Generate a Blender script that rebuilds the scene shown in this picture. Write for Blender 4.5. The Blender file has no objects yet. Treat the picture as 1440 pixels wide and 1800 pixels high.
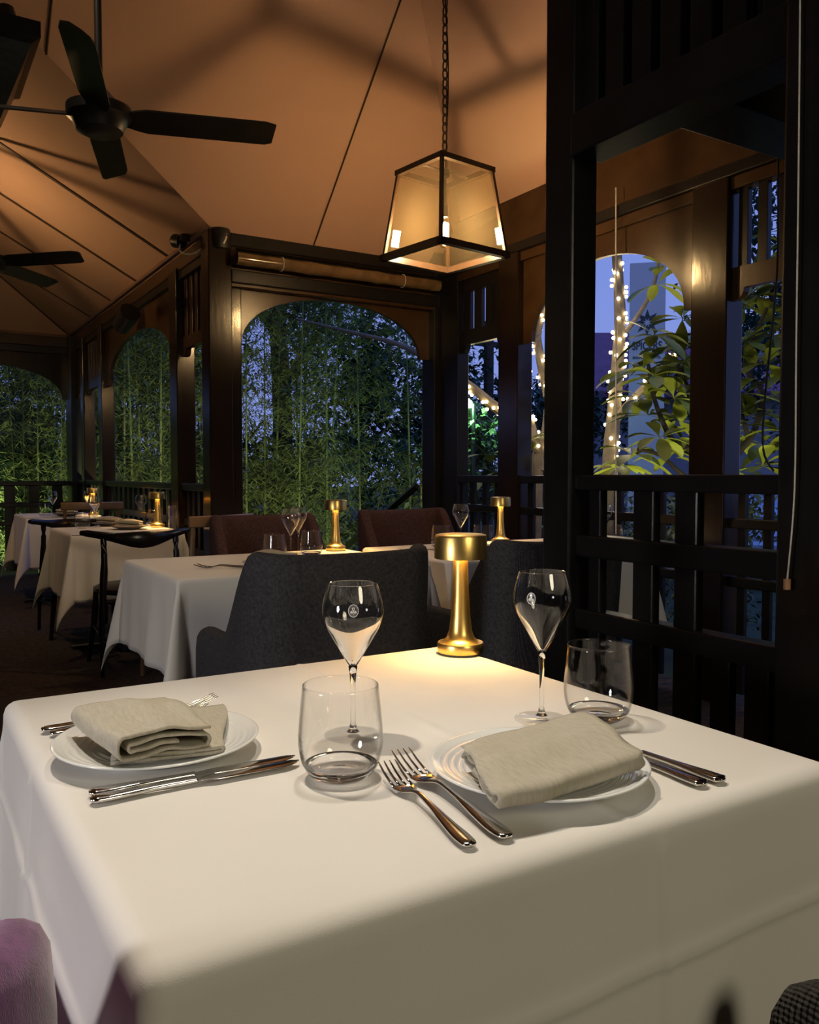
import bpy, bmesh, math, random
from mathutils import Vector, Matrix, noise
R = math.radians
rnd = random.Random(7)
sc = bpy.context.scene
COL = sc.collection

# ---------------------------------------------------------------- camera, world, lights
FPX, YAW, PITCH, CAMZ = 1490.0, 31.4, 2.58, 1.11
cam = bpy.data.objects.new('camera', bpy.data.cameras.new('camera'))
COL.objects.link(cam); sc.camera = cam
cam.location = (0, 0, CAMZ)
cam.rotation_euler = (R(90 - PITCH), 0, R(-YAW))
cam.data.sensor_fit = 'VERTICAL'; cam.data.sensor_height = 36
cam.data.lens = FPX / 1800 * 36
cam.data.clip_start = 0.02; cam.data.clip_end = 400
CM = cam.rotation_euler.to_matrix()

vs = sc.view_settings
vs.view_transform = 'Standard'; vs.look = 'None'; vs.gamma = 1.0; vs.use_curve_mapping = False
vs.exposure = 0.0

w = bpy.data.worlds.new('dusk_sky'); sc.world = w; w.use_nodes = True
nt = w.node_tree; nt.nodes.clear()
out = nt.nodes.new('ShaderNodeOutputWorld'); bg = nt.nodes.new('ShaderNodeBackground')
tc = nt.nodes.new('ShaderNodeTexCoord'); sx = nt.nodes.new('ShaderNodeSeparateXYZ')
rp = nt.nodes.new('ShaderNodeValToRGB')
rp.color_ramp.elements[0].position = 0.0; rp.color_ramp.elements[0].color = (0.21, 0.27, 0.62, 1)
rp.color_ramp.elements[1].position = 0.6; rp.color_ramp.elements[1].color = (0.10, 0.18, 0.58, 1)
nt.links.new(tc.outputs['Generated'], sx.inputs[0]); nt.links.new(sx.outputs[2], rp.inputs[0])
nt.links.new(rp.outputs[0], bg.inputs[0]); bg.inputs[1].default_value = 1.2
nt.links.new(bg.outputs[0], out.inputs[0])

def lamp(name, kind, loc, power, col, size=0.05, target=None, spot=None, blend=0.5):
    l = bpy.data.lights.new(name, kind); l.energy = power; l.color = col
    if kind == 'AREA': l.size = size
    else: l.shadow_soft_size = size
    if kind == 'SPOT': l.spot_size = R(spot); l.spot_blend = blend
    o = bpy.data.objects.new(name, l); COL.objects.link(o); o.location = loc
    if target is not None:
        o.rotation_euler = (Vector(target) - Vector(loc)).to_track_quat('-Z', 'Y').to_euler()
    return o
WARM = (1.0, 0.70, 0.42)
lamp('ceiling_or_fill_spot', 'SPOT', (0.25, 1.75, 3.3), 160, (1.0, 0.86, 0.68), 0.05, (0.38, 0.80, 0.75), 40, 1.0)
lamp('ceiling_or_fill_spot', 'SPOT', (0.95, 1.55, 3.5), 98, (0.97, 0.90, 0.82), 0.07, (0.55, 0.70, 0.75), 38, 1.0)
lamp('ceiling_or_fill_spot', 'SPOT', (-2.6, 0.7, 1.2), 170, (0.97, 0.93, 0.95), 0.3, (0.4, 1.6, 0.55), 75, 0.9)  # low side spot added out of view to fill the left cloth faces
lamp('ceiling_or_fill_spot', 'SPOT', (1.0, -2.4, 2.4), 125, (1.0, 0.90, 0.64), 0.5, (0.9, 1.6, 0.3), 95, 0.9)  # added warm front fill behind the camera, not a room fitting
lamp('ceiling_or_fill_spot', 'SPOT', (0.2, 3.2, 3.6), 45, (1.0, 0.78, 0.55), 0.08, (1.3, 3.2, 0.75), 60, 0.9)
lamp('ceiling_or_fill_spot', 'SPOT', (0.0, 4.2, 3.3), 40, (1.0, 0.76, 0.44), 0.08, (1.2, 6.4, 0.6), 70, 0.9)
lamp('garden_light', 'SPOT', (2.6, 6.2, 0.0), 800, (1.0, 0.95, 0.42), 0.15, (3.9, 12.0, -.3), 90, 0.9)
lamp('garden_light', 'SPOT', (5.0, 8.0, -0.2), 50, (0.8, 1.0, 0.45), 0.15, (5.0, 12.0, 1.0), 100, 0.9)
lamp('garden_light', 'SPOT', (0.9, 10.9, 0.0), 420, (0.9, 1.0, 0.42), 0.15, (0.4, 15.0, 0.8), 120, 0.9)
lamp('garden_light', 'SPOT', (3.65, 4.0, -0.2), 130, (1.0, 0.92, 0.42), 0.2, (4.3, 3.5, 2.0), 110, 0.9)
lamp('garden_light', 'SPOT', (3.7, 2.3, -0.3), 90, (1.0, 0.92, 0.42), 0.2, (4.4, 2.8, 2.2), 110, 0.9)

def ray(px, py): return (CM @ Vector(((px - 720) / FPX, -(py - 900) / FPX, -1.0)))
def at_z(px, py, z):
    r = ray(px, py); return Vector((0, 0, CAMZ)) + r * ((z - CAMZ) / r.z)
def at_x(px, py, x):
    r = ray(px, py); return Vector((0, 0, CAMZ)) + r * (x / r.x)
def at_y(px, py, y):
    r = ray(px, py); return Vector((0, 0, CAMZ)) + r * (y / r.y)
def at_d(px, py, d): return Vector((0, 0, CAMZ)) + ray(px, py) * d

# ---------------------------------------------------------------- materials
def mat(name, col, rough=0.5, metal=0.0, noise_s=None, noise_a=0.15, bump=0.0, bump_s=200, spec=0.5, stretch=None,
        trans=0.0, ior=1.45, emit=None, estr=0.0, coat=0.0, sheen=0.0, sub=0.0, weave=0):
    m = bpy.data.materials.new(name); m.use_nodes = True
    n = m.node_tree.nodes; l = m.node_tree.links; b = n['Principled BSDF']
    b.inputs['Base Color'].default_value = (*col, 1); b.inputs['Roughness'].default_value = rough
    b.inputs['Metallic'].default_value = metal; b.inputs['Specular IOR Level'].default_value = spec
    b.inputs['Transmission Weight'].default_value = trans; b.inputs['IOR'].default_value = ior
    b.inputs['Coat Weight'].default_value = coat; b.inputs['Sheen Weight'].default_value = sheen
    if sub: b.inputs['Subsurface Weight'].default_value = sub
    if emit: b.inputs['Emission Color'].default_value = (*emit, 1); b.inputs['Emission Strength'].default_value = estr
    t = n.new('ShaderNodeTexCoord'); vec = t.outputs['Object']
    if stretch:
        mp = n.new('ShaderNodeMapping'); mp.inputs['Scale'].default_value = stretch
        l.new(vec, mp.inputs[0]); vec = mp.outputs[0]
    if noise_s:
        no = n.new('ShaderNodeTexNoise'); no.inputs['Scale'].default_value = noise_s; no.inputs['Detail'].default_value = 5
        l.new(vec, no.inputs['Vector'])
        r = n.new('ShaderNodeValToRGB'); e = r.color_ramp.elements
        e[0].position = 0.3; e[1].position = 0.7
        e[0].color = (*[c * (1 - noise_a) for c in col], 1); e[1].color = (*[min(1, c * (1 + noise_a)) for c in col], 1)
        l.new(no.outputs['Fac'], r.inputs[0]); l.new(r.outputs[0], b.inputs['Base Color'])
    if bump:
        bp = n.new('ShaderNodeBump'); bp.inputs['Strength'].default_value = bump; bp.inputs['Distance'].default_value = 0.002
        if weave:
            sp = n.new('ShaderNodeSeparateXYZ'); l.new(vec, sp.inputs[0])
            ws = []
            for k in range(3):
                wv = n.new('ShaderNodeMath'); wv.operation = 'MULTIPLY'; wv.inputs[1].default_value = weave
                l.new(sp.outputs[k], wv.inputs[0])
                sn = n.new('ShaderNodeMath'); sn.operation = 'SINE'; l.new(wv.outputs[0], sn.inputs[0]); ws.append(sn)
            a = n.new('ShaderNodeMath'); a.operation = 'MULTIPLY'; l.new(ws[0].outputs[0], a.inputs[0]); l.new(ws[2].outputs[0], a.inputs[1])
            c = n.new('ShaderNodeMath'); c.operation = 'ADD'; l.new(a.outputs[0], c.inputs[0]); l.new(ws[1].outputs[0], c.inputs[1])
            l.new(c.outputs[0], bp.inputs['Height'])
        else:
            nb = n.new('ShaderNodeTexNoise'); nb.inputs['Scale'].default_value = bump_s; nb.inputs['Detail'].default_value = 3
            l.new(vec, nb.inputs['Vector']); l.new(nb.outputs['Fac'], bp.inputs['Height'])
        l.new(bp.outputs[0], b.inputs['Normal'])
    return m

M = {}
M['cloth'] = mat('white_tablecloth', (0.74, 0.71, 0.66), 0.85, noise_s=3, noise_a=0.03, bump=0.12, bump_s=900, spec=0.2, sheen=0.15)
M['napkin'] = mat('beige_linen', (0.47, 0.43, 0.34), 0.9, noise_s=60, noise_a=0.1, bump=0.4, bump_s=500, spec=0.15, stretch=(6, 1, 1), sheen=0.1)
M['china'] = mat('white_china', (0.78, 0.79, 0.77), 0.14, spec=0.5, coat=0.2, noise_s=4, noise_a=0.01)
M['shadedplate'] = mat('shaded_plate', (0.16, 0.14, 0.13), 0.3, noise_s=5, noise_a=0.05)  # colour darkened to stand for shade on the far-table plates
M['steel'] = mat('polished_steel', (0.62, 0.60, 0.57), 0.12, 1.0, noise_s=30, noise_a=0.04)
M['brass'] = mat('brushed_brass', (0.88, 0.60, 0.19), 0.33, 1.0, noise_s=120, noise_a=0.08, stretch=(1, 1, 0.05))
M['blackrubber'] = mat('black_rubber', (0.02, 0.02, 0.02), 0.5, noise_s=20)
M['charcoal'] = mat('charcoal_upholstery', (0.062, 0.060, 0.066), 0.95, noise_s=120, noise_a=0.35, bump=0.5, spec=0.15, weave=1400)
M['woven'] = mat('charcoal_basket_weave', (0.055, 0.053, 0.048), 0.9, noise_s=120, noise_a=0.3, bump=1.0, spec=0.2, weave=900)
M['brownup'] = mat('plum_brown_upholstery', (0.065, 0.034, 0.032), 0.9, noise_s=90, noise_a=0.3, bump=0.3, bump_s=600, spec=0.15)
M['purple'] = mat('mauve_velvet', (0.17, 0.055, 0.18), 0.8, noise_s=30, noise_a=0.3, bump=0.4, bump_s=300, spec=0.2, sheen=0.5, stretch=(4, 4, 1))
M['wood'] = mat('dark_stained_timber', (0.014, 0.008, 0.005), 0.18, noise_s=8, noise_a=0.3, bump=0.25, bump_s=40, spec=0.5, stretch=(1, 1, 0.25))
M['wooddark'] = mat('black_painted_timber', (0.010, 0.009, 0.009), 0.28, noise_s=8, noise_a=0.25, bump=0.25, bump_s=40, spec=0.32)
M['woodboard'] = mat('brown_painted_board', (0.046, 0.023, 0.010), 0.26, noise_s=6, noise_a=0.25, bump=0.25, bump_s=30, spec=0.4)
M['blackwood'] = mat('black_lacquered_wood', (0.012, 0.010, 0.010), 0.22, noise_s=10, noise_a=0.2)
M['oakwood'] = mat('brown_chair_wood', (0.22, 0.13, 0.065), 0.35, noise_s=10, noise_a=0.2)
M['leather'] = mat('black_leather', (0.015, 0.014, 0.014), 0.4, noise_s=60, bump=0.2, bump_s=200)
M['canvas'] = mat('tan_ceiling_canvas', (0.50, 0.315, 0.235), 0.85, noise_s=1.2, noise_a=0.04, bump=0.1, bump_s=300, spec=0.15)
M['batten'] = mat('dark_ceiling_batten', (0.07, 0.038, 0.022), 0.6, noise_s=8)
M['bamboo_roll'] = mat('bamboo_blind', (0.13, 0.08, 0.035), 0.14, noise_s=14, noise_a=0.3, bump=0.3, bump_s=60, stretch=(1, 1, 1), coat=0.4)
M['blackmetal'] = mat('black_powdercoat', (0.012, 0.011, 0.011), 0.4, 0.0, noise_s=15, noise_a=0.2)
M['fanblade'] = mat('dark_fan_metal', (0.030, 0.026, 0.022), 0.33, 0.6, noise_s=10, noise_a=0.15)
M['lanternwood'] = mat('lantern_frame_inside', (0.05, 0.028, 0.014), 0.35, noise_s=12)
M['carpet'] = mat('dark_carpet', (0.060, 0.044, 0.036), 0.95, noise_s=30, noise_a=0.35, bump=0.6, bump_s=120, spec=0.1)
M['ground'] = mat('garden_soil_and_grass', (0.03, 0.045, 0.02), 0.95, noise_s=3, noise_a=0.5)
M['leafb'] = mat('bamboo_leaf', (0.095, 0.125, 0.050), 0.55, noise_s=1.5, noise_a=0.5, spec=0.5)
M['leafdark'] = mat('dark_tree_leaf', (0.030, 0.075, 0.050), 0.55, noise_s=2, noise_a=0.5, spec=0.3)
M['culm'] = mat('bamboo_culm', (0.12, 0.15, 0.055), 0.4, noise_s=3, noise_a=0.3)
M['frangileaf'] = mat('frangipani_leaf', (0.21, 0.25, 0.035), 0.42, noise_s=3, noise_a=0.5, spec=0.4)
M['bark'] = mat('frangipani_bark', (0.20, 0.16, 0.11), 0.8, noise_s=12, noise_a=0.3, bump=0.5, bump_s=30)
M['darkbark'] = mat('dark_bark', (0.06, 0.05, 0.04), 0.85, noise_s=12, noise_a=0.3)
M['signwhite'] = mat('white_sign_board', (0.62, 0.60, 0.66), 0.5, noise_s=2, noise_a=0.03)
M['signtext'] = mat('dark_grey_lettering', (0.05, 0.05, 0.06), 0.5, noise_s=9)
M['roofred'] = mat('maroon_roof_sheet', (0.22, 0.085, 0.16), 0.6, noise_s=3, noise_a=0.2)
M['housewall'] = mat('pale_house_weatherboard', (0.34, 0.33, 0.38), 0.7, noise_s=3, noise_a=0.1)
M['carpaint'] = mat('pale_blue_car_paint', (0.40, 0.50, 0.70), 0.15, 0.2, noise_s=3, noise_a=0.03, coat=0.6)
M['darkglass'] = mat('dark_window_glass', (0.01, 0.012, 0.018), 0.08, noise_s=2)
M['tyre'] = mat('tyre_rubber', (0.015, 0.015, 0.016), 0.7, noise_s=20)
M['fence'] = mat('dark_garden_fence', (0.035, 0.045, 0.035), 0.7, noise_s=4, noise_a=0.3)
M['cord'] = mat('pale_cord', (0.55, 0.52, 0.46), 0.6, noise_s=50)
M['toggle'] = mat('wooden_toggle', (0.36, 0.19, 0.09), 0.5, noise_s=30)
M['blackcord'] = mat('black_cable', (0.012, 0.012, 0.012), 0.5, noise_s=50)
M['crest'] = mat('etched_white_print', (0.75, 0.73, 0.70), 0.6, noise_s=40, noise_a=0.05)
M['concrete'] = mat('pale_street_kerb', (0.24, 0.25, 0.30), 0.8, noise_s=5)
M['glow'] = mat('glowing_filament', (1, 0.7, 0.3), 0.4, emit=WARM, estr=900)
M['fairy'] = mat('glowing_fairy_bulb', (1, 0.9, 0.6), 0.4, emit=(1.0, 0.80, 0.42), estr=14)
M['led'] = mat('glowing_led_ring', (1, 0.9, 0.6), 0.4, emit=(1.0, 0.72, 0.30), estr=70)
M['street'] = mat('glowing_street_lamp', (0.7, 1, 0.9), 0.4, emit=(0.55, 1.0, 0.85), estr=9)
M['soap'] = mat('solid_clear_glass', (1, 1, 1), 0.0, trans=1.0, ior=1.48)

def thin_glass(name, tint, edge, refl=0.9, rough=0.0, base=0.03, dust=0.0):
    m = bpy.data.materials.new(name); m.use_nodes = True
    n = m.node_tree.nodes; l = m.node_tree.links; n.clear()
    o = n.new('ShaderNodeOutputMaterial'); mix = n.new('ShaderNodeMixShader')
    tr = n.new('ShaderNodeBsdfTransparent'); gl = n.new('ShaderNodeBsdfGlossy'); gl.inputs['Roughness'].default_value = rough
    lw = n.new('ShaderNodeLayerWeight'); lw.inputs['Blend'].default_value = 0.5
    cr = n.new('ShaderNodeValToRGB'); e = cr.color_ramp.elements
    e[0].position = 0.6; e[0].color = (*tint, 1); e[1].position = 0.98; e[1].color = (*edge, 1)
    l.new(lw.outputs['Facing'], cr.inputs[0]); l.new(cr.outputs[0], tr.inputs[0])
    pw = n.new('ShaderNodeMath'); pw.operation = 'POWER'; pw.inputs[1].default_value = 4.0; l.new(lw.outputs['Facing'], pw.inputs[0])
    mu = n.new('ShaderNodeMath'); mu.operation = 'MULTIPLY_ADD'; mu.inputs[1].default_value = refl; mu.inputs[2].default_value = base
    l.new(pw.outputs[0], mu.inputs[0]); l.new(mu.outputs[0], mix.inputs[0])
    if dust:
        di = n.new('ShaderNodeBsdfDiffuse'); di.inputs[0].default_value = (.8, .62, .35, 1); tl = n.new('ShaderNodeBsdfTranslucent'); tl.inputs[0].default_value = (.8, .62, .35, 1)
        m1 = n.new('ShaderNodeMixShader'); l.new(di.outputs[0], m1.inputs[1]); l.new(tl.outputs[0], m1.inputs[2])
        m2 = n.new('ShaderNodeMixShader'); m2.inputs[0].default_value = dust; l.new(tr.outputs[0], m2.inputs[1]); l.new(m1.outputs[0], m2.inputs[2]); tr = m2
    l.new(tr.outputs[0], mix.inputs[1]); l.new(gl.outputs[0], mix.inputs[2]); l.new(mix.outputs[0], o.inputs[0])
    return m
M['glass'] = thin_glass('clear_drinking_glass', (0.997, 0.997, 0.995), (0.50, 0.50, 0.49), 0.8, 0.0, 0.035)
M['footglass'] = thin_glass('clear_glass_foot', (0.997, 0.997, 0.995), (0.93, 0.93, 0.92), 0.35, 0.0, 0.03)
M['pane'] = thin_glass('smoky_lantern_glass', (0.90, 0.84, 0.70), (0.6, 0.5, 0.35), 0.7, 0.02, 0.04, 0.045)
M['bulbglass'] = thin_glass('clear_bulb_glass', (0.97, 0.93, 0.8), (0.7, 0.6, 0.4), 0.6)

# ---------------------------------------------------------------- mesh helpers
def tag(o, label=None, cat=None, group=None, kind=None):
    if label: o['label'] = label
    if cat: o['category'] = cat
    if group: o['group'] = group
    if kind: o['kind'] = kind
    return o
def empty(name, loc=(0, 0, 0), rz=0, label=None, cat=None, group=None, kind=None):
    o = bpy.data.objects.new(name, None); COL.objects.link(o); o.empty_display_size = 0.05
    o.location = loc; o.rotation_euler = (0, 0, rz)
    return tag(o, label, cat, group, kind)
def obj(name, bm, material, parent=None, smooth=False, recalc=True):
    if recalc: bmesh.ops.recalc_face_normals(bm, faces=bm.faces[:])
    me = bpy.data.meshes.new(name); bm.to_mesh(me); bm.free()
    me.materials.append(material)
    if smooth: me.polygons.foreach_set('use_smooth', [True] * len(me.polygons))
    if smooth and smooth != 'all':
        me.set_sharp_from_angle(angle=R(40))
    o = bpy.data.objects.new(name, me); COL.objects.link(o)
    if parent: o.parent = parent
    return o
def copy_tree(o, parent=None):
    c = o.copy(); COL.objects.link(c)
    if parent: c.parent = parent
    for ch in list(o.children): copy_tree(ch, c)
    return c
def place(o, loc, rz=0, label=None, group=None):
    o.location = loc; o.rotation_euler = (0, 0, rz)
    if label: o['label'] = label
    if group: o['group'] = group
    return o
def box(bm, x0, x1, y0, y1, z0, z1, bev=0.0, mtx=None):
    vs_ = [bm.verts.new(Vector((x, y, z))) for x in (x0, x1) for y in (y0, y1) for z in (z0, z1)]
    idx = [(0, 1, 3, 2), (4, 6, 7, 5), (0, 4, 5, 1), (2, 3, 7, 6), (0, 2, 6, 4), (1, 5, 7, 3)]
    fs = [bm.faces.new([vs_[i] for i in f]) for f in idx]
    if bev:
        es = list({e for f in fs for e in f.edges})
        r = bmesh.ops.bevel(bm, geom=es, offset=bev, segments=2, profile=0.5, affect='EDGES')
        vs_ = list({v for f in r['faces'] for v in f.verts} | {v for v in vs_ if v.is_valid})
    if mtx is not None:
        for v in vs_: v.co = mtx @ v.co
    return vs_
def bx(x0, x1, y0, y1, z0, z1, bev=0.004):
    bm = bmesh.new(); box(bm, min(x0, x1), max(x0, x1), min(y0, y1), max(y0, y1), min(z0, z1), max(z0, z1), bev); return bm
def lathe(bm, prof, n=48, cx=0, cy=0):
    rings = []
    for r, z in prof:
        if r < 1e-5: rings.append([bm.verts.new((cx, cy, z))])
        else: rings.append([bm.verts.new((cx + r * math.cos(2 * math.pi * i / n), cy + r * math.sin(2 * math.pi * i / n), z)) for i in range(n)])
    for a, b in zip(rings, rings[1:]):
        for i in range(n):
            j = (i + 1) % n
            if len(a) == 1 and len(b) == 1: continue
            if len(a) == 1: bm.faces.new((a[0], b[i], b[j]))
            elif len(b) == 1: bm.faces.new((a[i], b[0], a[j]))
            else: bm.faces.new((a[i], b[i], b[j], a[j]))
def smoothp(pts, n=4):
    # Catmull-Rom through the points
    res = []
    P = [Vector(p) for p in pts]
    for i in range(len(P) - 1):
        p0 = P[max(i - 1, 0)]; p1 = P[i]; p2 = P[i + 1]; p3 = P[min(i + 2, len(P) - 1)]
        for k in range(n):
            t = k / n
            res.append(0.5 * ((2 * p1) + (p2 - p0) * t + (2 * p0 - 5 * p1 + 4 * p2 - p3) * t * t + (3 * p1 - p0 - 3 * p2 + p3) * t ** 3))
    res.append(P[-1]); return res
def sweep(bm, pts, sizes, side=(0, 0, 1), n=8, cap=True, power=1.0):
    """elliptical sweep; sizes = (half width across, half height along `side`)"""
    up = Vector(side); rings = []; N = len(pts)
    for i, p in enumerate(pts):
        t = (pts[min(i + 1, N - 1)] - pts[max(i - 1, 0)]); t.normalize()
        a = t.cross(up)
        if a.length < 1e-4: a = t.cross(Vector((1, 0, 0)))
        a.normalize(); b = a.cross(t).normalized()
        wd, ht = sizes[i] if isinstance(sizes, list) else sizes
        ring = []
        for k in range(n):
            c, s = math.cos(2 * math.pi * k / n), math.sin(2 * math.pi * k / n)
            c = math.copysign(abs(c) ** power, c); s = math.copysign(abs(s) ** power, s)
            ring.append(bm.verts.new(p + a * (wd * c) + b * (ht * s)))
        rings.append(ring)
    for r0, r1 in zip(rings, rings[1:]):
        for k in range(n):
            bm.faces.new((r0[k], r0[(k + 1) % n], r1[(k + 1) % n], r1[k]))
    if cap:
        bm.faces.new(rings[0][::-1]); bm.faces.new(rings[-1])
def tube(bm, pts, r, n=8):
    pts = [Vector(p) for p in pts]
    sz = [(q, q) for q in r] if isinstance(r, (list, tuple)) else (r, r)
    sweep(bm, pts, sz, (0, 0.13, 1), n)
def prism(bm, poly, axis, a0, a1):
    """poly: list of (u, z); axis 'x' -> plane x=a, u is y; axis 'y' -> plane y=a, u is x"""
    mk = (lambda u, z, a: Vector((a, u, z))) if axis == 'x' else (lambda u, z, a: Vector((u, a, z)))
    A = [bm.verts.new(mk(u, z, a0)) for u, z in poly]; B = [bm.verts.new(mk(u, z, a1)) for u, z in poly]
    bm.faces.new(A); bm.faces.new(B[::-1])
    n = len(poly)
    for i in range(n): bm.faces.new((A[i], A[(i + 1) % n], B[(i + 1) % n], B[i]))

# ---------------------------------------------------------------- ground, floor, ceiling
F = bx(-5, 3.60, -4, 5.30, -0.10, 0.0, 0); box(F, -5, 1.9, 5.30, 10.2, -0.10, 0.0)
tag(obj('floor', F, M['carpet']), kind='structure')
G = bmesh.new()
for f in [(-60, -60, 60, 80)]:
    v = [G.verts.new(p) for p in ((-60, -60, -0.45), (60, -60, -0.45), (60, 90, -0.45), (-60, 90, -0.45))]; G.faces.new(v)
tag(obj('ground', G, M['ground']), kind='structure')

EV = 2.61                       # eave height
CX1, CY1, CX2, CY3 = 1.76, 5.20, 3.43, 10.05
TOP = CAMZ + 3.19
ceil = bmesh.new()
def face(bm, *pts): bm.faces.new([bm.verts.new(p) for p in pts])
t1 = (TOP - EV) / 0.94
yA = CY1 - t1; xV = CX1 - (TOP - EV) / 0.54
y4 = CY1 - (0.25 / 0.94); t4 = (TOP - EV - 0.25) / 0.94; xH = CX2 - t4
face(ceil, (CX1, CY1, EV), (CX2, CY1, EV), (CX2, y4, EV + .25), (xH, yA, TOP), (xV, yA, TOP))           # over the bay
tH = (TOP - EV) / 0.54
face(ceil, (CX1, CY1, EV), (xV, yA, TOP), (xV, CY3 - tH, TOP), (CX1, CY3, EV))                         # over the left wall
face(ceil, (CX1, CY3, EV), (xV, CY3 - tH, TOP), (-5, CY3 - tH, TOP), (-5, CY3, EV))                    # far end
face(ceil, (CX2, y4, EV + .25), (CX2, -4, EV + .25), (xH, -4, TOP), (xH, yA, TOP))                     # right slope
face(ceil, (xV, yA, TOP), (xH, yA, TOP), (xH, -4, TOP), (xV, -4, TOP))                                 # flat
face(ceil, (xV, -4, TOP), (-5, -4, TOP), (-5, CY3 - tH, TOP), (xV, CY3 - tH, TOP))
r = bmesh.ops.extrude_face_region(ceil, geom=ceil.faces[:])
for v in r['geom']:
    if isinstance(v, bmesh.types.BMVert): v.co.z += 0.05
tag(obj('ceiling', ceil, M['canvas']), kind='structure')

def batten(p0, p1, wd=0.012, m='batten'):
    bm = bmesh.new(); sweep(bm, [Vector(p0), Vector(p1)], (wd, 0.005), (0, 0, 1), 4)
    return obj('trim_1', bm, M[m])
tb = empty('trim_1', kind='structure')
def bat(p0, p1, wd=0.012, nm='batten', m='batten'):
    bm = bmesh.new(); sweep(bm, [Vector(p0), Vector(p1)], (wd, 0.006), (0, 0, 1), 4); return obj(nm, bm, M[m], tb)
for y in (6.05, 6.95, 7.85, 8.75):
    ext = min(3.1, CY3 - y) if y > 7.1 else 3.1
    bat((CX1 - .05, y, EV + .05 * .54 - .008), (CX1 - ext, y, EV + ext * .54 - .008), 0.016)
for k in (1,):
    bat((CX1, CY3, EV - .008), (xV, CY3 - tH, TOP - .008), 0.012)
for x, s0 in ((0.70, 0.61), (2.42, 0.02)):
    bat((x, CY1 - s0, EV + s0 * .94 - .006), (x, yA, TOP - .006), 0.006)
for x in (0.6,):
    bat((x, CY3 - .03, EV + .01), (x, CY3 - (CX1 - x), EV + (CX1 - x) * .54 - .008), 0.008)
# canvas edge roll along the left eave
bat((CX1 - .06, CY1, EV + .02), (CX1 - .06, CY3, EV + .02), 0.02, 'edge_strip', 'canvas')
bat((-5, CY3 - .06, EV + .02), (CX1, CY3 - .06, EV + .02), 0.02, 'edge_strip', 'canvas')

# ---------------------------------------------------------------- walls
def arch_poly(u0, u1, s0, s1, zs, zt, ztop):
    """board between u0..u1 with an elliptical opening between s0..s1 rising from zs to zt"""
    pts = [(u0, ztop), (u0, zs), (s0, zs)]
    c = (s0 + s1) / 2; a = (s1 - s0) / 2
    for k in range(25):
        th = math.pi * (1 - k / 24)
        pts.append((c + a * math.cos(th), zs + (zt - zs) * math.sin(th) ** 0.9))
    pts += [(s1, zs), (u1, zs), (u1, ztop)]
    return pts
class Wall:
    def __init__(s, name, axis, a):
        s.root = empty(name, kind='structure'); s.axis = axis; s.a = a
    def b(s, name, u0, u1, z0, z1, th=0.06, off=0, m='wooddark', bev=0.006):
        a = s.a + off
        if s.axis == 'x': q = bx(a - th / 2, a + th / 2, u0, u1, z0, z1, bev)
        else: q = bx(u0, u1, a - th / 2, a + th / 2, z0, z1, bev)
        return obj(name, q, M[m], s.root)
    def arch(s, u0, u1, s0, s1, zs, zt, ztop, th=0.03, m='woodboard'):
        bm = bmesh.new(); prism(bm, arch_poly(u0, u1, s0, s1, zs, zt, ztop), s.axis, s.a - th / 2, s.a + th / 2)
        return obj('arch_board', bm, M[m], s.root)
    def slats(s, u0, u1, n, z0, z1, wf=0.5, m='woodboard', th=0.03):
        p = (u1 - u0) / n
        for k in range(n):
            c = u0 + (k + .5) * p
            s.b('slat', c - p * wf / 2, c + p * wf / 2, z0, z1, th, 0, m, 0.002)
    def transom(s, u0, u1, z, h, m='woodboard'):
        # lower board of the slatted panel with small curved ends
        pts = [(u0, z + h), (u0, z - .05), (u0 + .025, z - .05)]
        for k in range(5):
            t = k / 4 * math.pi / 2; pts.append((u0 + .025 + .04 * math.sin(t), z - .05 + .05 * (1 - math.cos(t))))
        for k in range(5):
            t = (1 - k / 4) * math.pi / 2; pts.append((u1 - .025 - .04 * math.sin(t), z - .05 + .05 * (1 - math.cos(t))))
        pts += [(u1 - .025, z - .05), (u1, z - .05), (u1, z + h)]
        bm = bmesh.new(); prism(bm, pts, s.axis, s.a - .02, s.a + .02); obj('transom', bm, M[m], s.root)
    def rails(s, u0, u1, ztop, lower, n, wf=0.45):
        s.b('top_rail', u0, u1, ztop - .05, ztop, .09)
        for z in lower: s.b('rail', u0, u1, z - .05, z, .05)
        p = (u1 - u0) / n
        for k in range(n):
            c = u0 + (k + .5) * p
            s.b('baluster', c - p * wf / 2, c + p * wf / 2, 0.06, ztop - .05, .025, 0, 'wooddark', .002)

# left wall, plane x = 1.76, running away from the bay corner
L = Wall('wall_left', 'x', CX1)
L.b('post', CY1 - .075, CY1 + .075, 0, EV, .15, 0, 'wood')
L.b('post', 5.86, 6.04, 0, 2.52, .13, 0, 'wood')
L.b('post', 8.35, 8.50, 0, 2.52, .12, 0, 'wood')
L.b('post', 9.25, 9.38, 0, 2.52, .12, 0, 'wood')
L.b('post', CY3 - .30, CY3 + .02, 0, EV, .18, 0, 'wooddark')
L.b('header_beam', CY1, CY3, 2.50, EV - .01, .10, 0, 'woodboard')
L.b('fascia', CY1, CY3, 2.44, 2.50, .05, -.02, 'wooddark')
L.transom(CY1 + .075, 5.86, 1.97, .08); L.slats(CY1 + .075, 5.86, 5, 2.05, 2.46, .55)
L.arch(6.04, 8.35, 6.16, 8.23, 1.93, 2.28, 2.46)
L.transom(8.50, 9.25, 1.97, .08); L.slats(8.50, 9.25, 6, 2.05, 2.46, .55)
L.transom(9.38, 9.75, 1.97, .5)
L.rails(CY1 + .075, 5.86, 1.045, (.80, .60), 5); L.rails(6.04, 8.35, 1.045, (.80, .60), 13)
L.rails(8.5, CY3 - .3, 1.045, (.80, .60), 8)
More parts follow.
